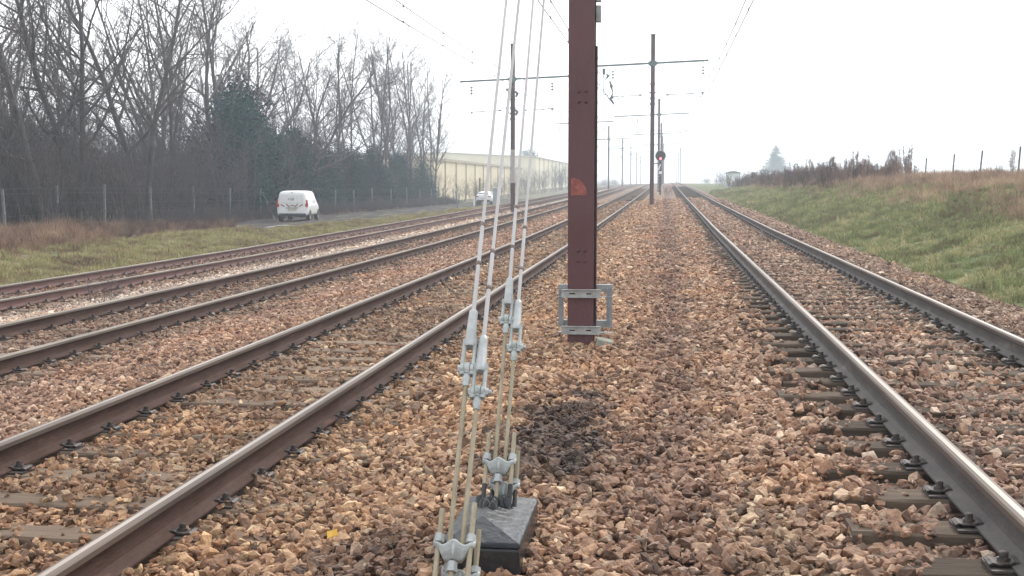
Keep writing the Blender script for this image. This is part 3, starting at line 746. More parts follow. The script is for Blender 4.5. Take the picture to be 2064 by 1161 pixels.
text('/', .055, (-.05, -.1235, 1.675), (R_(90), 0, 0), 'text_dark', patch)
# galvanised clamp frame bolted round the foot of the mast
fr = empty('clamp_frame', (.028, -.0, .1)); fr.parent = m1
def angle_bar(x0, x1, y, z, h, name='crossbar', th=.008, lip=.045, back=True):
    b = MB(); b.box(x0, x1, y - th / 2, y + th / 2, z, z + h)
    b.box(x0, x1, y + th / 2 + .0005, y + lip, z + h - th, z + h) if back else b.box(x0, x1, y - lip, y - th / 2 - .0005, z + h - th, z + h)
    return b
zA, zB = .515, .165
for z, lab in ((zA, 1), (zB, 0)):
    b = angle_bar(-.265, .265, .18, z + .03, .07); b.build('rear_crossbar', 'galv', fr, bevel=.001)
    b = MB(); b.box(-.265, .265, .135, .1755, z - .02, z - .012); b.build('rear_ledge', 'galv', fr)
    b = MB(); x0, x1 = -.205, .165; y = -.165
    # front plate with two slots
    sl = [(-.135, -.075), (.030, .090)]
    b.box(x0, x1, y, y + .008, z + .045, z + .075); b.box(x0, x1, y, y + .008, z, z + .032)
    xsx = [x0, sl[0][0], sl[0][1], sl[1][0], sl[1][1], x1]
    for i in (0, 2, 4): b.box(xsx[i], xsx[i + 1], y, y + .008, z + .032, z + .045)
    b.box(x0, x1, y - .030, y + .0, z + .0755, z + .0815)
    b.build('front_crossbar', 'galv', fr, bevel=.0008)
    b = MB(); b.box(x0 + .03, x1 - .03, y + .0085, y + .020, z + .01, z + .07); b.build('slot_dark_sheet', 'tar', fr)  # black sheet added behind the slots, standing in for the shade inside
    b = MB()
    for xx in (-.150, .098):
        b.cyl((xx, y - .022, z + .038), (xx, .17, z + .038), .008, 8); b.cyl((xx, y - .012, z + .038), (xx, y - .0005, z + .038), .017, 6, smooth=False); b.cyl((xx, y - .003, z + .038), (xx, y, z + .038), .022, 12)
    b.build('bolt', 'galv', fr)
for xx in (-.235, .235):
    b = MB(); b.box(xx - .026, xx + .026, .15, .157, zB + .05, zA + .07); b.box((xx - .026) if xx > 0 else (xx + .019), (xx - .019) if xx > 0 else (xx + .026), .11, .1495, zB + .05, zA + .07)
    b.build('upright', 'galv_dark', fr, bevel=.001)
# cable clamps and weights up the right side of the mast
b = MB()
for k, zz in enumerate(np.arange(3.22, 4.6, .19)):
    b.box(.1235, .172, .04, .115, zz, zz + .155)
b.build('cable_trunking', 'galv', m1, bevel=.004)
b = MB(); b.cyl((.132, .10, .3), (.132, .10, 3.0), .009, 8)
for zz in np.arange(.5, 3.0, .14): b.box(.1235, .144, .088, .112, zz, zz + .012)
b.build('earth_cable', 'mast_far', m1)

CL = [75, 138, 201, 264, 327, 390, 453]
for i, y in enumerate(CL):
    make_mast('brown mast of the middle row, %s beyond the big foreground mast' % ['first', 'second', 'third', 'fourth', 'fifth', 'sixth', 'seventh'][i],
              'overhead line masts', -.86, y, 10.1 if i < 5 else 9.5, arm=(-4.9, 3.26), supports=(-2.36, 2.95), fittings=i < 3)
    make_mast('mast in the row between the two leftmost tracks, %s one%s' % (ORD[i], ', grey painted band' if i == 0 else ''),
              'overhead line masts', -9.25, y, 10.15, arm=(-3.2, 3.45), supports=(-2.5, 2.4), band=(i == 0), fittings=i < 2)
for i, y in enumerate((361, 424, 487)):
    make_mast('pale misty mast at the right edge of the right track, %s of the far row' % ORD[i], 'overhead line masts', 3.95, y, 10.0, arm=None, fittings=False)
# fittings of the nearest left-row mast
lm = [o for o in col.objects if o.name.startswith('catenary_mast') and abs(o.location.x + 9.25) < .01 and abs(o.location.y - 75) < .1][0]
for zz in (7.55, 6.45):
    b = MB(); b.cyl((-.33, -.1, zz + .12), (-.33, -.1, zz - .02), .08, 10); b.tube([(-.30, -.1, zz), (-.22, -.1, zz - .25), (.0, -.14, zz - .32)], .03, 6); b.tube([(.16, -.1, zz - .05), (.30, -.1, zz - .2), (.2, -.1, zz - .4)], [.07, .10, .06], 8)
    b.build('fitting', 'arm', lm)
# tension gear hanging from the middle arm over the left pair
mm = [o for o in col.objects if o.name.startswith('catenary_mast') and abs(o.location.x + .86) < .01 and abs(o.location.y - 75) < .1][0]
b = MB(); b.cyl((-2.9, -.13, 8.30), (-2.9, -.13, 7.95), .09, 10); b.cyl((-2.9, -.13, 7.95), (-2.9, -.13, 6.75), .025, 6); b.tube([(-2.78, -.13, 7.95), (-2.62, -.13, 7.9), (-2.75, -.13, 7.7)], [.05, .10, .05], 8)
b.tube([(-2.55, -.13, 7.6), (-2.45, -.13, 7.2)], [.03, .10], 8); b.tube([(-2.45, -.13, 7.2), (-2.35, -.13, 6.85), (-2.5, -.13, 6.5), (-2.3, -.13, 6.2)], [.06, .03, .09, .05], 8)
b.tube([(-2.9, -.13, 6.75), (-2.7, -.13, 6.75), (-2.6, -.13, 6.5)], .035, 6); b.build('tension_gear', 'arm', mm)

# ------------------------------------------------------------------ overhead wires
def wires(cx, zc, label1, label2, x_off):
    t = tag(empty('contact_wire', (0, 0, 0)), label1, 'overhead wire', 'overhead wires')
    def hx(y):   # stagger
        return cx + x_off * (1 if int(round((y - 12) / 63)) % 2 == 0 else -1) * math.cos(math.pi * (((y - 12) / 63) % 1)) * .5
    ysw = np.arange(-51, 460, 7.0)
    b = MB(); b.tube([(cx, y, zc + float(G(y))) for y in ysw], .015, 5); b.build('lower_wire', 'wire', t)
    b = MB(); b2 = MB()
    def mz(y):
        f = ((y - 12) / 63) % 1; return zc + float(G(y)) + 1.05 - .62 * 4 * f * (1 - f)
    yq = np.arange(-51, 460, 3.5)
    b.tube([(cx, y, mz(y)) for y in yq], .015, 5); b.build('messenger_wire', 'wire', t)
    for y in np.arange(-47, 300, 6.3):
        b2.cyl((cx, y, zc + float(G(y))), (cx, y, mz(y)), .006, 4); b2.cyl((cx, y, zc + float(G(y)) - .02), (cx, y, zc + float(G(y)) + .05), .022, 5); b2.cyl((cx, y, mz(y) - .05), (cx, y, mz(y) + .02), .022, 5)
    b2.build('dropper', 'wire', t)
wires(XR + .05, 6.28, 'overhead wires with droppers above the right track', '', .2)
wires(X2 - .05, 6.15, 'overhead wires above the track left of the foreground mast', '', .2)
wires(X3, 6.1, 'overhead wires above the second track from the left', '', .2)

# ------------------------------------------------------------------ signal
sg = empty('railway_signal', (-.56, 118, fz(bed, -.56, 118) - .1)); tag(sg, 'black round railway signal showing red, between the tracks past the second mast', 'signal')
b = MB(); b.cyl((0, 0, 0), (0, 0, 3.6), .07, 10); b.build('post', 'signal_black', sg)
b = MB()
for dx in (-.22, .02): b.box(dx - .015, dx + .015, .10, .14, 0, 3.3)
for zz in np.arange(.3, 3.3, .3): b.box(-.22, .02, .11, .13, zz - .012, zz + .012)
b.build('ladder', 'signal_white', sg)
b = MB(); n = 32; b.cyl((0, -.10, 3.72), (0, -.02, 3.72), .47, 32); tg = b.build('target', 'signal_black', sg)
b = MB()
ring = [(.485 * math.cos(a), -.1, 3.72 + .485 * math.sin(a)) for a in np.linspace(0, 2 * math.pi, 33)]
b.tube(ring, .022, 6, cap=False); b.build('rim', 'galv_dark', tg)
b = MB(); b.cyl((0, -.115, 3.46), (0, -.101, 3.46), .10, 16); b.build('red_lamp', 'red_light', tg)
b = MB()
for zz in (3.46, 3.72, 3.95): 
    arc = [(.13 * math.cos(a), 0, .13 * math.sin(a)) for a in np.linspace(R_(-20), R_(200), 10)]
    for i in range(9):
        p, q = arc[i], arc[i + 1]
        b.add([(p[0], -.102, zz + p[2]), (q[0], -.102, zz + q[2]), (q[0], -.30, zz + q[2]), (p[0], -.30, zz + p[2])], [(0, 1, 2, 3)])
b.build('hood', 'signal_black', tg)
b = MB(); b.box(-.06, .62, -.05, 0, 2.98, 3.06, 0, Matrix.Rotation(R_(-8), 4, 'Y') @ Matrix.Translation((-.35, 0, 0))); b.build('side_arm', 'signal_black', sg)
b = MB(); b.prism([(0, 0), (.14, .05), (.30, .58), (.16, .55)], .02, (-.24, -.14, 2.35), (1, 0, 0), (0, 0, 1), (0, 1, 0)); b.build('arm_plate', 'signal_white', sg)
b = MB(); b.box(-.13, .13, -.13, -.10, 2.02, 2.28); b.build('plate', 'signal_white', sg)

# ------------------------------------------------------------------ small trackside things
ch = MB(); ch.box(-.075, .075, -.09, .09, -.09, .085, 0, Matrix.Rotation(R_(12), 4, 'Y')); o = ch.build('concrete_lump', 'concrete', None, bevel=.012); o.location = (-.575, 11.66, .045); tag(o, 'pale mossy concrete block lying at the foot of the foreground mast', 'concrete block')
b = MB(); b.add([(-.022, -.02, 0), (.0, -.026, .008), (.024, -.012, .004), (.02, .016, .012), (-.004, .024, .002), (-.024, .01, .008), (0, 0, .014)], [(0, 1, 6), (1, 2, 6), (2, 3, 6), (3, 4, 6), (4, 5, 6), (5, 0, 6)])
o = b.build('dry_leaf', 'leaf'); md = o.modifiers.new('thick', 'SOLIDIFY'); md.thickness = .0015; o.location = (-1.44, 5.2, .058); o.scale = (1.0, .8, 2.4); o.rotation_euler = (R_(35), 0, .3); tag(o, 'small yellow leaf lying on the ballast left of the anchor block', 'leaf')

def post(x, y, h, name, label, group, m='post_conc', w_=.055, lean=(0, 0), cat='fence post', z0=None):
    b = MB(); zz = fz(terr, x, y) if z0 is None else z0
    b.box(-w_, w_, -w_, w_, -.3, h); b.box(-w_ * .6, w_ * .6, -w_ * .6, w_ * .6, h + .0005, h + .04)
    o = b.build(name, m, None); o.location = (x, y, zz); o.rotation_euler = (lean[0], lean[1], 0); tag(o, label, cat, group); return o
# left wire fence: one fence with its posts as parts
lf = empty('wire_fence', (-26, 90, 0)); tag(lf, 'grey concrete post and wire fence in front of the bare trees', 'fence')
fy = [39.5, 42.8, 46.4, 50.7, 55.2, 60.5, 66.3, 72, 77.7, 83.5, 89.7, 96, 102, 108.5, 116, 123.4, 130, 136.8, 144, 151]
fence_pts = []
for i, y in enumerate(fy):
    b = MB(); zz = fz(terr, -26, y); b.box(-.045, .045, -.045, .045, -.3, random.uniform(1.85, 2.1))
    o = b.build('post', 'post_conc', lf); o.location = (0, y - 90, zz); o.rotation_euler = (random.uniform(-.02, .02), random.uniform(-.05, .03), 0)
    fence_pts.append((0, y - 90, zz))
b = MB()
for h in (.35, .8, 1.25, 1.7, 1.9): b.tube([(x, y, z + h) for x, y, z in fence_pts], .003, 4)
b.build('wire', 'wire', lf)
zb = fz(terr, -25, 77)
b = MB(); b.tube([(-25.9, 77.9, zb + 1.75), (-24.9, 77.2, zb - .1)], .06, 6, smooth=False); o = b.build('brace_post', 'post_conc'); tag(o, 'pale concrete strut leaning against the fence left of the van', 'strut')
# right wire fence on the embankment crest
rf = empty('wire_fence', (12, 55, 0)); tag(rf, 'thin grey posts of the field fence along the embankment crest', 'fence')
ry = [(39.2, 2.86), (44.7, 2.86), (50.0, 2.86), (54.6, 2.83), (60.2, 2.78), (65.0, 2.68), (70.5, 2.6), (76, 2.5)]
pts = []
for y, zt in ry:
    z0 = fz(terr, 12, y); b = MB(); b.tube([(0, 0, -.3), (0, 0, zt - z0)], [.034, .032], 6, smooth=False); o = b.build('post', 'post_dark', rf); o.location = (0, y - 55, z0); o.rotation_euler = (0, random.uniform(.02, .08), 0); pts.append((0.05, y - 55, zt - .1))
b = MB(); b.tube(pts, .004, 4); b.tube([(x, y, z - .4) for x, y, z in pts], .004, 4); b.build('wire', 'wire', rf)

# cabinet, markers near the hatchback
cb = empty('relay_cabinet', (-18.5, 135.4, fz(terr, -18.5, 135.4))); tag(cb, 'grey lineside cabinet with white lid beside the white hatchback', 'cabinet')
b = MB(); b.box(-.36, .36, -.3, .3, 0, 1.95); b.build('body', 'cabinet', cb, bevel=.01)
b = MB(); b.box(-.40, .40, -.34, .34, 1.951, 2.03); b.build('lid', 'signal_white', cb)
b = MB(); b.box(-.32, .32, -.325, -.302, .1, 1.85); d = b.build('door', 'cabinet', cb, bevel=.004)
b = MB(); b.box(.22, .25, -.345, -.3255, .9, 1.1); b.build('handle', 'signal_black', d)
post(-20.3, 131, 1.05, 'marker_post', 'short white marker post just left of the hatchback', None, 'signal_white', .07, cat='post')
post(-19.9, 118, 1.6, 'marker_post', 'leaning pale post at the edge of the sandy patch', None, 'post_conc', .06, (0, -.10), cat='post')
post(-21.5, 143, 3.0, 'wooden_pole', 'dark wooden pole behind the white hatchback', None, 'wood_post', .10, cat='pole')
post(-9.9, 150, .6, 'kilometre_marker', 'tiny white marker standing between the two leftmost tracks', None, 'signal_white', .10, cat='marker', z0=fz(bed, -9.9, 150))
# small black fixture between far rails
b = MB(); b.box(-.3, .3, -.1, .1, 0, .12); b.tube([(.15, 0, .1), (.2, 0, .35), (.5, 0, .38)], .03, 6); o = b.build('point_lever', 'signal_black'); o.location = (X2 + .4, 97, fz(bed, X2, 97)); tag(o, 'small dark lineside device between the rails in the distance', 'device')

# right cabin
hx, hy = 9.2, 176; hz = .93
hut = empty('lineside_cabin', (hx, hy, hz)); tag(hut, 'pale panelled lineside cabin with curved roof on the right embankment', 'cabin')
b = MB(); b.box(-.95, .95, -.9, .9, -.6, 2.05); b.build('wall', 'cabin', hut)
b = MB()
arc = [(x, .26 * (1 - (x / 1.05) ** 2)) for x in np.linspace(-1.05, 1.05, 11)]
b.prism(arc + [(1.05, -.06), (-1.05, -.06)], 2.0, (0, -1.0, 2.08), (1, 0, 0), (0, 0, 1), (0, 1, 0)); b.build('roof', 'cabin_roof', hut)
b = MB(); b.box(-.75, .1, -.925, -.902, .0, 1.85); d = b.build('door', 'cabin', hut)
b = MB(); b.box(.0, .04, -.95, -.926, .9, 1.0); b.build('handle', 'signal_black', d)
b = MB()
for x_ in (-.93, .93): b.box(x_ - .04, x_ + .04, -.93, -.902, -.6, 2.0)
b.build('corner_trim', 'cabin_roof', hut)

# ------------------------------------------------------------------ warehouses
def warehouse_low():
    X0, y0, y1 = -31.0, 158, 268; zb = -1.4; ze = 4.95
    t = empty('warehouse', (X0, y0, zb)); tag(t, 'long low yellow warehouse wing with ribbed wall behind the hatchback', 'warehouse')
    D = 22; L = y1 - y0; H = ze - zb
    b = MB(); b.box(-D, 0, 0, L, 0, H); b.build('wall', 'yellow', t)
    b = MB(); b.prism([(0.25, -.02), (.25, .12), (-D, 1.3), (-D, 1.1)], L + .5, (0, -.25, H + .02), (1, 0, 0), (0, 0, 1), (0, 1, 0)); b.build('roof', 'roofing', t)
    b = MB(); b.box(.0, .22, -.2, L + .2, H - .30, H - .02); b.build('eave_band', 'seam', t)  # brown band along the eave, darker than the wall
    for yy in np.arange(182.3 - y0 - 18.4, L, 9.2):
        b = MB(); b.box(.002, .16, yy - .12, yy + .12, 0, H - .31); b.build('wall_rib', 'seam', t)
    return t
def warehouse_high():
    X0, y0, y1 = -31.0, 296, 470; zb = -.8; ze = 7.75
    t = empty('warehouse', (X0, y0, zb)); tag(t, 'taller pale yellow warehouse hall rising behind the low wing', 'warehouse')
    D = 48; L = y1 - y0; H = ze - zb
    b = MB(); b.prism([(0, 0), (0, H), (-D / 2, H + 1.1), (-D, H), (-D, 0)], L, (0, 0, 0), (1, 0, 0), (0, 0, 1), (0, 1, 0)); b.build('wall', 'yellow_pale', t)
    b = MB(); b.prism([(.3, H - .02), (.3, H + .2), (-D / 2, H + 1.35), (-D - .3, H + .2), (-D - .3, H - .02), (-D / 2, H + 1.13)], L + .6, (0, -.3, .01), (1, 0, 0), (0, 0, 1), (0, 1, 0)); b.build('roof', 'roofing', t)
    for yy in np.arange(8, L, 11.5):
        b = MB(); b.box(.002, .18, yy - .15, yy + .15, 0, H - .05); b.build('wall_rib', 'seam', t)
    return t
warehouse_low(); warehouse_high()

# ------------------------------------------------------------------ vehicles
def loft_body(sections, name, mats, parent, subd=2):
    """sections: (y, zb, zbelt, zroof, wb, wbelt, wroof); half outlines mirrored"""
    b = MB(); k = 0; rows = []
    for (y, zb, zs, zr, wb, ws, wr) in sections:
        half = [(0, zb), (wb * .8, zb), (wb, zb + .06), (ws * 1.005, zb + (zs - zb) * .45), (ws, zs), (wr + (ws - wr) * .35, zs + (zr - zs) * .62), (wr, zr - .07), (wr * .80, zr - .008), (0, zr)]
        full = half + [(-x, z) for x, z in reversed(half[1:-1])]
        rows.append([(x, y, z) for x, z in full])
    k = len(rows[0]); V = [p for r in rows for p in r]
    F = [(i * k + j, i * k + (j + 1) % k, (i + 1) * k + (j + 1) % k, (i + 1) * k + j) for i in range(len(rows) - 1) for j in range(k)]
    F += [tuple(range(k - 1, -1, -1)), tuple((len(rows) - 1) * k + j for j in range(k))]
    b.add(V, F, 0, True); o = b.build(name, mats, parent)
    md = o.modifiers.new('s', 'SUBSURF'); md.levels = subd; md.render_levels = subd
    return o
def wheel(parent, x, y, r, w_=.2):
    s = 1 if x > 0 else -1
    b = MB(); b.tube([(x - w_ / 2, y, r), (x - w_ / 2 + .02, y, r), (x + w_ / 2 - .02, y, r), (x + w_ / 2, y, r)], [r * .9, r, r, r * .9], 24); o = b.build('wheel', 'tyre', parent)
    b = MB(); b.cyl((x + s * (w_ / 2 + .001), y, r), (x + s * (w_ / 2 + .012), y, r), r * .62, 16); b.build('rim', 'rim', o)
# local frame: y forward, rear at y=0
def make_van():
    t = empty('van', (-21.9, 71.2, fz(terr, -21.9, 71.2) + .01), R_(6)); tag(t, 'white panel van seen from behind, parked in front of the dark evergreens', 'van')
    S = [(0.0, .36, 1.02, 1.74, .84, .88, .72), (.05, .33, 1.02, 1.80, .90, .915, .76), (.5, .32, 1.04, 1.84, .915, .925, .78), (1.4, .32, 1.04, 1.86, .92, .93, .78), (2.5, .32, 1.03, 1.85, .92, .93, .77),
         (2.95, .32, 1.02, 1.78, .92, .925, .74), (3.35, .32, 1.02, 1.45, .91, .92, .74), (3.62, .33, 1.0, 1.14, .90, .91, .74), (4.1, .34, .90, 1.02, .86, .88, .70), (4.36, .38, .72, .84, .72, .78, .6)]
    loft_body(S, 'body', 'white_paint', t)
    b = MB(); b.box(-.66, .66, -.018, -.006, 1.10, 1.60); o = b.build('rear_panel', 'glass_white', t, bevel=.03)
    text('HSB', .21, (-.27, -.0225, 1.26), (R_(90), 0, 0), 'letters', o, extrude=.002, shear=.35)
    b = MB(); b.box(-.80, .80, -.07, .05, .34, .50); b.build('bumper', 'black_plastic', t, bevel=.03)
    b = MB(); b.box(-.26, .26, -.032, -.018, .66, .78); b.build('number_plate', 'plate', t)
    b = MB(); b.box(-.36, .36, -.028, -.012, .80, .835); b.build('door_handle', 'black_plastic', t)
    for i, (x, a) in enumerate(((-.56, 30), (-.25, 40), (.02, 0), (.25, -40), (.52, -30))):
        b = MB(); m_ = Matrix.Translation((x, -.016, .96)) @ Matrix.Rotation(R_(a), 4, 'Y'); b.box(-.13, .13, -.004, .004, -.035, .035, 0, m_); b.build('warning_stripe', 'stripe_red', t)
    for s in (-1, 1):
        b = MB(); b.prism([(s * .90, .84), (s * .78, .90), (s * .76, 1.02), (s * .83, 1.08), (s * .84, 1.30), (s * .90, 1.30), (s * .94, 1.05)][:: s], .16, (0, -.03, 0), (1, 0, 0), (0, 0, 1), (0, 1, 0)); b.build('tail_light', 'red_lens', t, bevel=.01)
        b = MB(); b.prism([(2.35, 1.12), (3.32, 1.10), (2.98, 1.60), (2.40, 1.62)], .012 * s, (s * .868, 0, 0), (0, 1, 0), (0, 0, 1), (1, 0, 0)); o = b.build('side_window', 'glass', t); o.rotation_euler = (0, R_(-s * 6), 0); o.location = (s * .045 - s * .0, 0, 0)
        b = MB(); b.box(s * .93 if s > 0 else -1.12, 1.12 if s > 0 else -.93, 2.9, 3.02, 1.08, 1.30); b.build('wing_mirror', 'black_plastic', t, bevel=.03)
        for y in (.78, 3.5):
            wheel(t, s * .82, y, .32)
            b = MB(); arc = [(.40 * math.cos(a), .40 * math.sin(a)) for a in np.linspace(0, math.pi, 12)]
            b.prism([(y + p, .30 + q) for p, q in arc], .02 * s, (s * .918, 0, 0), (0, 1, 0), (0, 0, 1), (1, 0, 0)); b.build('wheel_arch', 'black_plastic', t)
    b = MB(); b.box(-.06, .06, -.012, 0, 1.70, 1.73); b.build('brake_light', 'red_lens', t)
    b = MB(); b.cyl((.0, 2.6, 1.84), (-.02, 2.35, 2.2), .008, 5); b.build('aerial', 'black_plastic', t)
    return t
def make_car():
    t = empty('car', (-20.5, 139.2, fz(terr, -20.5, 139.2) + .03), R_(1)); tag(t, 'white hatchback seen from behind, parked beside the grey cabinet', 'car')
    S = [(0.0, .42, .90, 1.10, .76, .82, .62), (.08, .36, .96, 1.22, .88, .90, .60), (.35, .32, .98, 1.42, .90, .91, .60), (.8, .30, .97, 1.50, .90, .91, .60), (1.8, .30, .95, 1.54, .90, .91, .60), (2.5, .30, .94, 1.46, .90, .91, .62),
         (3.1, .30, .92, 1.10, .90, .90, .66), (3.6, .32, .86, .98, .88, .88, .66), (4.2, .38, .66, .80, .70, .74, .55)]
    loft_body(S, 'body', 'white_paint', t)
    b = MB(); b.prism([(-.60, 1.08), (.60, 1.08), (.52, 1.36), (-.52, 1.36)], .02, (0, .02, 0), (1, 0, 0), (0, .50, 1), (0, 1, 0)); o = b.build('rear_window', 'glass', t); o.location = (0, -.50, .01)
    b = MB(); b.box(-.74, .74, -.06, .06, .34, .56); b.build('bumper', 'black_plastic', t, bevel=.04)
    b = MB(); b.box(-.26, .26, -.03, -.018, .66, .77); b.build('number_plate', 'plate', t)
    for s in (-1, 1):
        b = MB(); b.box(s * .84 if s > 0 else -.84, s * .84 + (-.30 if s > 0 else .30), -.035, .05, .88, .98) if False else b.box(min(s * .56, s * .86), max(s * .56, s * .86), -.03, .08, .87, .98); b.build('tail_light', 'red_lens', t, bevel=.015)
        b = MB(); b.prism([(.75, 1.0), (2.75, 1.0), (2.25, 1.36), (.95, 1.38)], .012 * s, (s * .80, 0, 0), (0, 1, 0), (0, 0, 1), (1, 0, 0)); o = b.build('side_window', 'glass', t); o.rotation_euler = (0, R_(-s * 14), 0); o.location = (s * .285, 0, .0)
        b = MB(); b.box(.92 if s > 0 else -1.08, 1.08 if s > 0 else -.92, 2.5, 2.62, .98, 1.12); b.build('wing_mirror', 'black_plastic', t, bevel=.02)
        for y in (.75, 3.35): wheel(t, s * .80, y, .33)
    return t
make_van(); make_car()

# ------------------------------------------------------------------ vegetation builders
def grow(rs, p, d, L, r, lvl, maxl, out, up, wob, nchild, angle, ratio):
    nseg = (8, 6, 4, 3, 2)[min(lvl, 4)]; pts = [p.copy()]; rads = [r]; step = L / nseg
    for i in range(nseg):
        d = (d + Vector((rs.gauss(0, wob), rs.gauss(0, wob), rs.gauss(0, wob) + up))).normalized()
        p = p + d * step; pts.append(p.copy()); f = (i + 1) / nseg; rads.append(max(r * (1 - f * (.72 if lvl < maxl else .6)), .0035))
    out.append((lvl, pts, rads))
    if lvl >= maxl: return
    n = nchild[lvl]
    for c in range(n):
        f0 = (.22 if lvl == 0 else .15); f = f0 + (1 - f0) * (c + rs.random()) / n
        q = f * nseg; i = min(int(q), nseg - 1); t = q - i
        cp = pts[i].lerp(pts[i + 1], t); cr = rads[i] * (1 - t) + rads[i + 1] * t
        ax = (pts[i + 1] - pts[i]).normalized()
        rnd = Vector((rs.gauss(0, 1), rs.gauss(0, 1), rs.gauss(0, 1))); pr = (rnd - ax * rnd.dot(ax)).normalized()
        a = angle[lvl] * rs.uniform(.7, 1.3)
        nd = (ax * math.cos(a) + pr * math.sin(a)).normalized()
        grow(rs, cp, nd, L * ratio[lvl] * rs.uniform(.65, 1.2) * (1.15 - .55 * f), max(cr * .58, .0065), lvl + 1, maxl, out, up, wob * 1.1, nchild, angle, ratio)
def branches_mesh(out, sel, name, m, nside=(7, 5, 4, 3, 3), rscale=1.0, cutoff=None):
    b = MB()
    for lvl, pts, rads in out:
        if lvl not in sel: continue
        b.tube(pts, [q * rscale for q in rads], nside[min(lvl, 4)], 0, True, cap=False)
    return b.build(name, m)
def proto_tree(seed, H, kind):
    rs = random.Random(seed); out = []
    if kind == 'upright':
        for s in range(2 if seed % 2 else 3):
            d = Vector((rs.uniform(-.14, .14), rs.uniform(-.14, .14), 1)).normalized()
            grow(rs, Vector((rs.uniform(-.2, .2), rs.uniform(-.2, .2), 0)), d, H * rs.uniform(.85, 1.0), .115, 0, 4, out, .05, .055, (17, 8, 6, 3), (.62, .62, .7, .6), (.30, .40, .42, .5))
    elif kind == 'spreading':
        for s in range(2):
            d = Vector((rs.uniform(-.3, .3), rs.uniform(-.3, .3), 1)).normalized()
            grow(rs, Vector((rs.uniform(-.2, .2), rs.uniform(-.2, .2), 0)), d, H * rs.uniform(.8, .95), .17, 0, 4, out, .035, .09, (16, 8, 6, 4), (.78, .75, .75, .6), (.46, .42, .40, .5))
    elif kind == 'thicket':
        for s in range(12):
            a = rs.uniform(0, 6.28); d = Vector((.35 * math.cos(a) * rs.random(), .35 * math.sin(a) * rs.random(), 1)).normalized()
            grow(rs, Vector((rs.uniform(-.9, .9), rs.uniform(-.9, .9), 0)), d, H * rs.uniform(.6, 1.0), .022, 1, 3, out, .05, .10, (0, 9, 7), (.6, .6, .7), (.4, .42, .42))
    return out
protos = {}
def tree_proto(key, seed, H, kind, m='twig', rs=1.0):
    out = proto_tree(seed, H, kind)
    if kind == 'thicket':
        o = branches_mesh(out, (1, 2, 3), 'crown', m, rscale=1.0 * rs); protos[key] = (None, o.data); bpy.data.objects.remove(o); return
    t = branches_mesh(out, (0,), 'trunk', 'bark'); c = branches_mesh(out, (1, 2, 3, 4), 'crown', m, rscale=rs)
    protos[key] = (t.data, c.data); bpy.data.objects.remove(t); bpy.data.objects.remove(c)
for k in range(4): tree_proto('U%d' % k, 11 + k, 16.0, 'upright')
for k in range(4): tree_proto('S%d' % k, 31 + k, 15.5, 'spreading', rs=1.05)
for k in range(4): tree_proto('T%d' % k, 51 + k, 4.2, 'thicket', 'twig_red')
def place_tree(key, x, y, H, base_H, label, group, name='bare_tree', sxy=1.0):
    t = empty(name, (x, y, fz(terr, x, y) - .05), random.uniform(0, 6.28)); s = H / base_H; t.scale = (s * sxy, s * sxy, s)
    tag(t, label, 'tree', group)
    for nm, me in (('trunk', protos[key][0]), ('crown', protos[key][1])):
        if me is None: continue
        o = bpy.data.objects.new(nm, me); col.objects.link(o); o.parent = t
    return t
# front row along the fence, back row behind it: (x, y, H, kind)
front = [(-27.8, 42, 15.5, 'S0'), (-28.6, 47, 16, 'U1'), (-28.0, 53, 16.5, 'S1'), (-29.5, 59.5, 17.5, 'S2'), (-28.6, 66, 17.5, 'S3'), (-29.8, 72.5, 18, 'U0'), (-28.8, 80, 18, 'S0'), (-29.6, 87.5, 16, 'S1'),
         (-29.2, 97, 14.2, 'S2'), (-28.6, 107, 15.6, 'U2'), (-29.5, 114, 16.6, 'U3'), (-28.4, 121, 17.8, 'U1'), (-29.2, 128, 18.2, 'U0'), (-28.4, 135.5, 18.2, 'U2'), (-29.0, 142, 18.6, 'U3'), (-30.2, 139, 18.6, 'U2'), (-28.9, 146, 18.4, 'U0'), (-28.0, 149.5, 17.6, 'U1')]
back = [(-38, 52, 15.5, 'S3'), (-40, 62, 17, 'U2'), (-37, 70, 17, 'S2'), (-39, 79, 18, 'U3'), (-37, 88, 17, 'S0'), (-40, 98, 18, 'U1'), (-38, 110, 17, 'S1'), (-37, 121, 17.5, 'U0'), (-40, 133, 18, 'U2'),
        (-47, 68, 18, 'S1'), (-48, 86, 18, 'U0'), (-49, 104, 18, 'S2'), (-47, 126, 18, 'U1')]
for i, (x, y, H, k) in enumerate(front):
    place_tree(k, x, y, H, 16.0 if k[0] == 'U' else 15.5, 'bare %s tree behind the wire fence, %s from the left in its row' % ('upright' if k[0] == 'U' else 'spreading', ORDL[i]), 'bare trees of the front row behind the fence')
for i, (x, y, H, k) in enumerate(back):
    place_tree(k, x, y, H, 16.0 if k[0] == 'U' else 15.5, 'hazy bare tree at the back of the wood, %s from the left' % ORDL[i], 'bare trees at the back of the wood')
# thicket bushes in front of / below the trees
def place_bush(key, x, y, H, label, group):
    o = bpy.data.objects.new('thicket_bush', protos[key][1]); col.objects.link(o); s = H / 4.2; o.scale = (s * 1.15, s * 1.15, s); o.location = (x, y, fz(terr, x, y) - .05); o.rotation_euler = (0, 0, random.uniform(0, 6.28)); tag(o, label, 'bush', group); return o
thk = []
for i, y in enumerate(np.arange(43, 84, 2.3)):
    thk.append((-27.6 - .8 * math.sin(i * 1.7), y, 4.6 + 1.2 * math.sin(i * 2.3)))
for i, (x, y, H) in enumerate(thk):
    place_bush('T%d' % (i % 4), x, y, H, 'tall leafless purplish brown bush behind the left fence, %s from the left' % (ORDL[i] if i < 20 else 'last'), 'leafless bushes behind the fence')
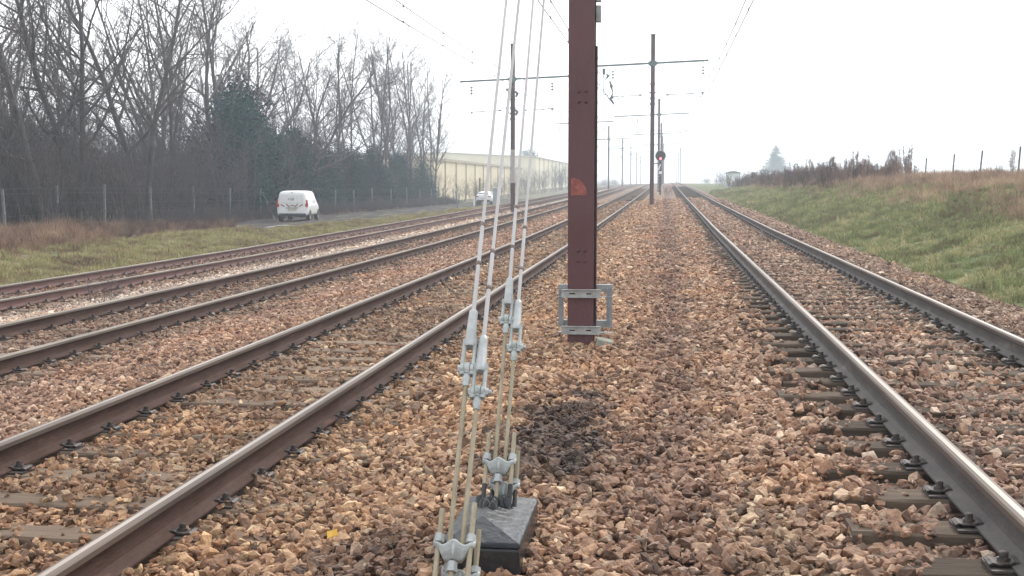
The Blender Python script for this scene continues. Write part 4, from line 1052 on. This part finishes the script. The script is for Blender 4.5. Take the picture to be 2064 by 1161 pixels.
# undergrowth of the wood: one countless mass
srcs = [bpy.data.objects.new('undergrowth_source', protos['T%d' % k][1]) for k in range(4)]
g = np.random.default_rng(5); n = 620
x = g.uniform(-56, -29.5, n); y = g.uniform(40, 160, n); s = g.uniform(.8, 1.75, n)
s = np.where(y > 100, s * .72, s)
P_ = np.stack([x, y, terr(x, y) - .1], 1); scatter('undergrowth', P_, np.stack([np.zeros(n), np.zeros(n), g.uniform(0, 6.28, n)], 1), np.stack([s * 1.2, s * 1.2, s], 1), srcs, 'dense leafless undergrowth filling the wood behind the fence')

def leaf_cloud(seed, lobes, n, size, m):
    """many leaf sized faces through a lumpy volume"""
    rs = np.random.default_rng(seed); V = []; F = []
    tot = sum(l[3] ** 2 for l in lobes)
    for (lx, ly, lz, r, rz) in lobes:
        k = int(n * r * r / tot)
        v = rs.normal(size=(k, 3)); v /= np.linalg.norm(v, axis=1)[:, None]
        rad = r * (1 - .45 * rs.random(k) ** 2.0) * (1 + .22 * np.sin(v[:, 0] * 7 + seed) * np.sin(v[:, 1] * 6 + lx) + .15 * np.sin(v[:, 2] * 9))
        P = v * rad[:, None]; P[:, 2] *= rz / r; P += np.array([lx, ly, lz])
        for p in P:
            if p[2] < .05: continue
            a = rs.normal(size=3); a /= np.linalg.norm(a); b = np.cross(a, rs.normal(size=3)); b /= np.linalg.norm(b)
            s = size * rs.uniform(.6, 1.4); i = len(V)
            V += [p - a * s, p + b * s * .45, p + a * s, p - b * s * .45]; F.append((i, i + 1, i + 2, i + 3))
    me = bpy.data.meshes.new('crown'); me.from_pydata([tuple(q) for q in V], [], F); me.materials.append(M[m]); me.update(); return me
ever = []
for k in range(3):
    rs = random.Random(70 + k); lobes = []
    for i in range(15):
        z = .8 + 6.0 * (i / 15) ; r = 2.1 * (1 - .62 * (i / 15)) + rs.uniform(-.2, .3)
        lobes.append((rs.uniform(-1.1, 1.1) * (1 - i / 20), rs.uniform(-1.1, 1.1) * (1 - i / 20), z, r, r * .8))
    ever.append(leaf_cloud(k, lobes, 15000, .10, 'evergreen' if k != 1 else 'evergreen_dark'))
trunk_b = MB(); trunk_b.tube([(0, 0, 0), (.05, 0, 2), (0, .1, 4.5), (0, 0, 6.5)], [.16, .13, .08, .03], 7); tk = trunk_b.build('trunk', 'bark'); tkm = tk.data; bpy.data.objects.remove(tk)
ev = [(-27.9, 78.0, 1.15), (-29.2, 81.5, 1.35), (-28.2, 85.5, 1.0), (-30.5, 88.5, 1.35), (-28.4, 92, .88), (-29.4, 97, 1.0), (-28.3, 102.0, .78), (-30.5, 105, .95), (-28.5, 110, .74), (-29.8, 115, .85), (-28.2, 119, .80), (-29.8, 125, .95), (-28.6, 131, .82), (-29.8, 138, .90), (-28.4, 144, .74)]
for i, (x, y, s) in enumerate(ev):
    t = empty('evergreen_tree', (x, y, fz(terr, x, y) - .1), random.uniform(0, 6.28)); t.scale = (s, s, s)
    tag(t, 'dark bluish green evergreen behind the fence near the van, %s from the left' % ORDL[i], 'tree', 'evergreens under the bare trees')
    for nm, me in (('trunk', tkm), ('crown', ever[i % 3])):
        o = bpy.data.objects.new(nm, me); col.objects.link(o); o.parent = t
# low bushes in front of the warehouses
wb = [(-27.5, 166, 3.2), (-26.8, 172, 2.6), (-27.2, 180, 3.0), (-26.4, 190, 3.2), (-27.0, 201, 3.4), (-26.2, 213, 3.8), (-26.0, 224, 4.4), (-26.2, 238, 4.6), (-25.5, 252, 5.0), (-25.0, 268, 5.2), (-24.6, 284, 5.6), (-24.4, 300, 6.2), (-24.0, 318, 6.4), (-23.5, 338, 6.2), (-23, 356, 6)]
for i, (x, y, H) in enumerate(wb):
    place_bush('T%d' % (i % 4), x, y, H, 'leafless brown bush in front of the yellow warehouses, %s from the left' % ORDL[i], 'leafless bushes before the warehouses')
# tree poking over the far hall
t = empty('distant_tree', (-44, 400, .3)); tag(t, 'hazy round tree rising over the far end of the warehouse roof', 'tree')
o = bpy.data.objects.new('crown', leaf_cloud(9, [(0, 0, 8, 3.4, 3), (-2, 0, 7, 2.6, 2.4), (2.2, 0, 7, 2.4, 2.2)], 5000, .3, 'evergreen')); col.objects.link(o); o.parent = t
o = bpy.data.objects.new('trunk', tkm); col.objects.link(o); o.parent = t; t.scale = (1, 1, 1.05)

# foggy conifer on the right
def conifer(seed, H, W):
    rs = random.Random(seed); b = MB(); tb = MB(); tb.tube([(0, 0, 0), (0, 0, H * .97)], [.28, .03], 7)
    nl = 26
    for i in range(nl):
        f = i / (nl - 1); z = H * (.06 + .92 * f); R0 = W * (1 - f) ** .6 * rs.uniform(.72, 1.12) + .2
        for j in range(int(24 - 12 * f)):
            a = rs.uniform(0, 6.28); L = R0 * rs.uniform(.6, 1.05); dr = Vector((math.cos(a), math.sin(a), 0)); sd = Vector((-math.sin(a), math.cos(a), 0))
            n = max(3, int(L / .32))
            for k in range(n):
                q = (k + .5) / n; p = dr * L * q + Vector((0, 0, z - .22 * L * q + .10 * L * q * q))
                for m_ in range(5):
                    o_ = p + Vector((rs.gauss(0, .13), rs.gauss(0, .13), rs.gauss(0, .10))); s = rs.uniform(.2, .45) * (1.1 - .5 * q)
                    d1 = (dr * rs.uniform(.3, 1) + sd * rs.uniform(-1, 1) + Vector((0, 0, rs.uniform(-.5, .2)))).normalized() * s; d2 = d1.cross(Vector((rs.gauss(0, 1), rs.gauss(0, 1), rs.gauss(0, 1)))).normalized() * s * .4
                    b.add([o_ - d1, o_ + d2, o_ + d1, o_ - d2], [(0, 1, 2, 3)])
    return tb, b
t = empty('conifer_tree', (41.0, 480, 1.5)); tag(t, 'bluish conifer fading in the fog on the right', 'tree')
tb, cb_ = conifer(3, 14.2, 8.2); tb.build('trunk', 'bark', t); cb_.build('crown', 'conifer', t)

# ------------------------------------------------------------------ grass and weeds
def tuft(seed, n, h, spread, w_=.006, lean=.35, m='grass', seg=2):
    rs = random.Random(seed); b = MB()
    for i in range(n):
        a = rs.uniform(0, 6.28); r = spread * math.sqrt(rs.random()); x, y = r * math.cos(a), r * math.sin(a)
        hh = h * rs.uniform(.5, 1.1); la = rs.uniform(0, 6.28); ll = lean * rs.uniform(.2, 1.2) * hh; ta = rs.uniform(0, 3.14)
        dx, dy = w_ * math.cos(ta), w_ * math.sin(ta)
        m1_ = (x + ll * .35 * math.cos(la), y + ll * .35 * math.sin(la), hh * .6); e = (x + ll * math.cos(la), y + ll * math.sin(la), hh)
        b.add([(x - dx, y - dy, 0), (x + dx, y + dy, 0), (m1_[0] + dx * .8, m1_[1] + dy * .8, m1_[2]), (m1_[0] - dx * .8, m1_[1] - dy * .8, m1_[2]), e], [(0, 1, 2, 3), (3, 2, 4)])
    return b
def pts_area(seed, n, x0, x1, y0, y1, dens=None, yb=1.0):
    g = np.random.default_rng(seed); x = g.uniform(x0, x1, n); y = y0 + (y1 - y0) * g.random(n) ** yb
    k = in_view(x, y, 1.5)
    if dens is not None: k &= g.random(n) < dens(x, y)
    return x[k], y[k], g
def put(name, x, y, g, s, srcs, label, dz=0, tilt=.1):
    n = len(x); s = s * g.uniform(.6, 1.4, n) * (.85 + .45 * np.sin(x * 3.1 + 2 * np.sin(y * 1.1)) * np.sin(y * 2.3 + x))
    P = np.stack([x, y, terr(x, y) + dz], 1); print(name, n)
    return scatter(name, P, np.stack([g.normal(0, tilt, n), g.normal(0, tilt, n), g.uniform(0, 6.28, n)], 1), np.stack([s, s, s * g.uniform(.8, 1.25, n)], 1), srcs, label)
gs = [source(tuft(200 + k, 34, .15, .16, .007, .7), 'grass_tuft', 'grass') for k in range(5)]
x, y, g = pts_area(21, 60000, 4.35, 13.5, 13, 130, lambda x, y: np.clip((x - 4.25 - .25 * np.sin(y * 1.3) - .15 * np.sin(y * 3.1)) / .9, 0, 1) * np.clip(1.3 - (x - 8.2) / 3.5, .2, 1), 1.35)
put('embankment_grass', x, y, g, .55 + y * .008, gs, 'green grass on the slope of the right embankment')
gl = [source(tuft(220 + k, 34, .17, .2, .009, .7), 'grass_tuft', 'grass_left') for k in range(5)]
x, y, g = pts_area(22, 26000, -20.5, -14.3, 24, 130, lambda x, y: np.clip((-14.2 - x) / .6, 0, 1) * np.where(y < 56, np.clip(1.2 - np.clip(-18.5 - x, 0, 9) / 2.0, .1, 1), np.clip((x + 18.9 + .4 * np.sin(y * .3)) / .8, 0, 1)), 1.3)
put('verge_grass', x, y, g, .75 + y * .001, gl, 'yellowish green grass on the verge left of the tracks')
bs = [source(tuft(240 + k, 26, .62, .22, .008, .45), 'grass_tuft', 'brown_grass') for k in range(5)]
def bd(x, y): return np.clip((x - 7.3 + .7 * np.sin(y * .5) + .4 * np.sin(y * 1.7)) / 3.0, 0, 1) * np.clip(1 - (y - 66) / 30, .6, 1)
x, y, g = pts_area(23, 26000, 7.2, 15, 22, 130, bd, 1.2)
put('dead_grass', x, y, g, .40 + y * .003, bs, 'brown dead grass along the top of the right embankment')
def bd2(x, y): return np.clip((-17.6 - x) / 1.5, 0, 1) * np.where((y < 58) & (x < -.335 * y), .30 + .70 * np.clip((-.455 * y - x) / 1.5, 0, 1), np.where(x < -24.8, .7, .0)) * np.clip(1.6 - y / 130, .2, 1)
x, y, g = pts_area(24, 16000, -28, -17.4, 30, 150, bd2, 1.2)
bl = [source(tuft(260 + k, 26, .62, .22, .008, .55), 'grass_tuft', 'brown_left') for k in range(5)]
put('dead_grass', x, y, g, .38 + .5 * np.clip((-.44 * y - x) / 4, 0, 1) * (.8 + .3 * np.sin(x * 1.9 + y)), bl, 'reddish brown dead grass and brambles at the foot of the left fence')
# dark dead weeds on the farther embankment
def weed(seed, h):
    rs = random.Random(seed); b = MB()
    for s in range(rs.randint(3, 5)):
        x0, y0 = rs.uniform(-.2, .2), rs.uniform(-.2, .2); hh = h * rs.uniform(.6, 1.05); lx, ly = rs.uniform(-.12, .12), rs.uniform(-.12, .12)
        b.tube([(x0, y0, 0), (x0 + lx * .5, y0 + ly * .5, hh * .5), (x0 + lx, y0 + ly, hh)], [.012, .010, .006], 4, cap=False)
        for i in range(14):
            f = rs.uniform(.35, 1.0); p = Vector((x0 + lx * f, y0 + ly * f, hh * f)); a = rs.uniform(0, 6.28); L = .20 * (1.3 - f) + .03
            q = p + Vector((math.cos(a) * L, math.sin(a) * L, L * 1.1)); b.tube([p, q], [.008, .005], 3, cap=False)
        for i in range(26):
            f = rs.uniform(.62, 1.03); p = Vector((x0 + lx * f, y0 + ly * f, hh * f)) + Vector((rs.gauss(0, .022), rs.gauss(0, .022), 0)); s_ = .018
            b.add([p + Vector((-s_, 0, 0)), p + Vector((0, 0, s_)), p + Vector((s_, 0, 0)), p + Vector((0, s_, -s_))], [(0, 1, 2, 3)])
    return b
ws = [source(weed(300 + k, 1.15), 'weed_stalks', 'weeds') for k in range(5)]
def wd(x, y): return np.clip((x - 7.9 + .5 * np.sin(y * .7)) / .8, 0, 1) * np.clip((y - 58 + 3 * np.sin(x * 2)) / 14, 0, 1) * np.clip((175 - y) / 30, 0, 1)
x, y, g = pts_area(25, 2700, 7.4, 13, 56, 175, wd)
put('dead_weeds', x, y, g, .62 + .45 * np.abs(np.sin(y * .55 + x)) * np.abs(np.sin(y * .21)), ws, 'dark brown dead weed stalks on the far part of the embankment')
big = source(weed(400, 1.75), 'weed', 'weeds').data
for i, (xx, yy, h) in enumerate([(9.3, 64, 1.15), (9.6, 67.5, .95), (9.8, 71.5, .9), (9.4, 61.5, .9), (9.1, 76, .85), (11.85, 44.9, .75), (11.9, 46.5, .5), (10.0, 56, 1.0)]):
    o = bpy.data.objects.new('dead_weed_plant', big); col.objects.link(o); o.location = (xx, yy, fz(terr, xx, yy)); o.scale = (h, h, h); o.rotation_euler = (0, 0, i * 1.3)
    tag(o, 'tall dark seed-headed weed on the embankment crest, %s of the stalks' % (['clump of the', 'second highest', 'third', 'one of', 'left-hand', 'post-side', 'short fence-side', 'lone thin'][i]) if False else
        ['tallest dark seed-headed weed on the embankment crest', 'dark weed stalk just right of the tallest one', 'separate dark weed stalk standing clear against the sky', 'thin dark weed at the right end of the weed bank', 'dark weed stalk left of the tallest, among the brown weeds',
         'dark weed growing up beside the rightmost fence post', 'short dark weed just left of the rightmost fence post', 'lone thin weed between the weed bank and the fence posts'][i], 'weed', 'tall single weeds on the crest')
x, y, g = pts_area(27, 2000, -27.5, -18.6, 36, 66, lambda x, y: np.clip((-18.9 - x + (y - 50) * .03) / 1.6, 0, 1) * np.clip((y - 40) / 6, .15, 1) * (x < -.36 * y))
bsrc = [bpy.data.objects.new('bramble_source', protos['T%d' % k][1]) for k in range(4)]
bsrc2 = []
for o in bsrc:
    me = o.data.copy(); me.materials.clear(); me.materials.append(M['bramble']); bsrc2.append(bpy.data.objects.new('bramble_source', me))
put('bramble_patch', x, y, g, np.full(len(x), .085), bsrc2, 'low reddish brown leafless brambles in front of the left fence', tilt=.6)
x, y, g = pts_area(28, 900, -28, -24.8, 60, 150)
put('bramble_patch', x, y, g, np.full(len(x), .2), bsrc, 'low leafless brambles along the fence behind the van', tilt=.4)
# bushes by the cabin, low bush under the signal
for i, (xx, yy, H, lab) in enumerate([(8.2, 190, 3.0, 'hazy grey bush just left of the pale cabin'), (10.5, 168, 1.8, 'grey twiggy bush just right of the pale cabin'), (.15, 112, 1.0, 'low brown bush at the foot of the signal')]):
    o = place_bush('T%d' % (i % 4), xx, yy, H, lab, None)
    if i == 2: o.scale = (.36, .36, .24); o.location.z = fz(bed, xx, yy)
# low sprigs of weed between the left rails
for i, (xx, yy, lab) in enumerate([(-9.6, 20.2, 'small dark bramble growing out of the pale stones between the two leftmost tracks')]):
    o = bpy.data.objects.new('bramble', protos['T1'][1]); col.objects.link(o); o.location = (xx, yy, fz(bed, xx, yy) - .02); o.scale = (.2, .2, .12); tag(o, lab, 'plant')
# far hedge lines lost in the fog
far = []
g = np.random.default_rng(31); n = 160
x = np.concatenate([g.uniform(10, 90, n // 2), g.uniform(-60, -18, n // 2)]); y = np.concatenate([g.uniform(300, 420, n // 2), g.uniform(380, 560, n // 2)])
s = g.uniform(.3, .8, n); scatter('far_hedge', np.stack([x, y, terr(x, y) - .1], 1), np.stack([x * 0, x * 0, g.uniform(0, 6.28, n)], 1), np.stack([s * 1.6, s * 1.6, s], 1), srcs, 'low misty hedges and scrub along the horizon')

# ------------------------------------------------------------------ haze
b = MB(); b.box(-650, 650, -90, 1150, -3.5, 26)
hm = bpy.data.materials.new('haze'); hm.use_nodes = True; nt = hm.node_tree; nt.nodes.clear()
o_ = nt.nodes.new('ShaderNodeOutputMaterial'); pv = nt.nodes.new('ShaderNodeVolumePrincipled')
pv.inputs['Color'].default_value = (.82, .91, 1.0, 1); pv.inputs['Density'].default_value = .0012; pv.inputs['Anisotropy'].default_value = 0.2
nt.links.new(pv.outputs[0], o_.inputs['Volume'])
hz_ = b.build('haze', hm); tag(hz_, kind='stuff')
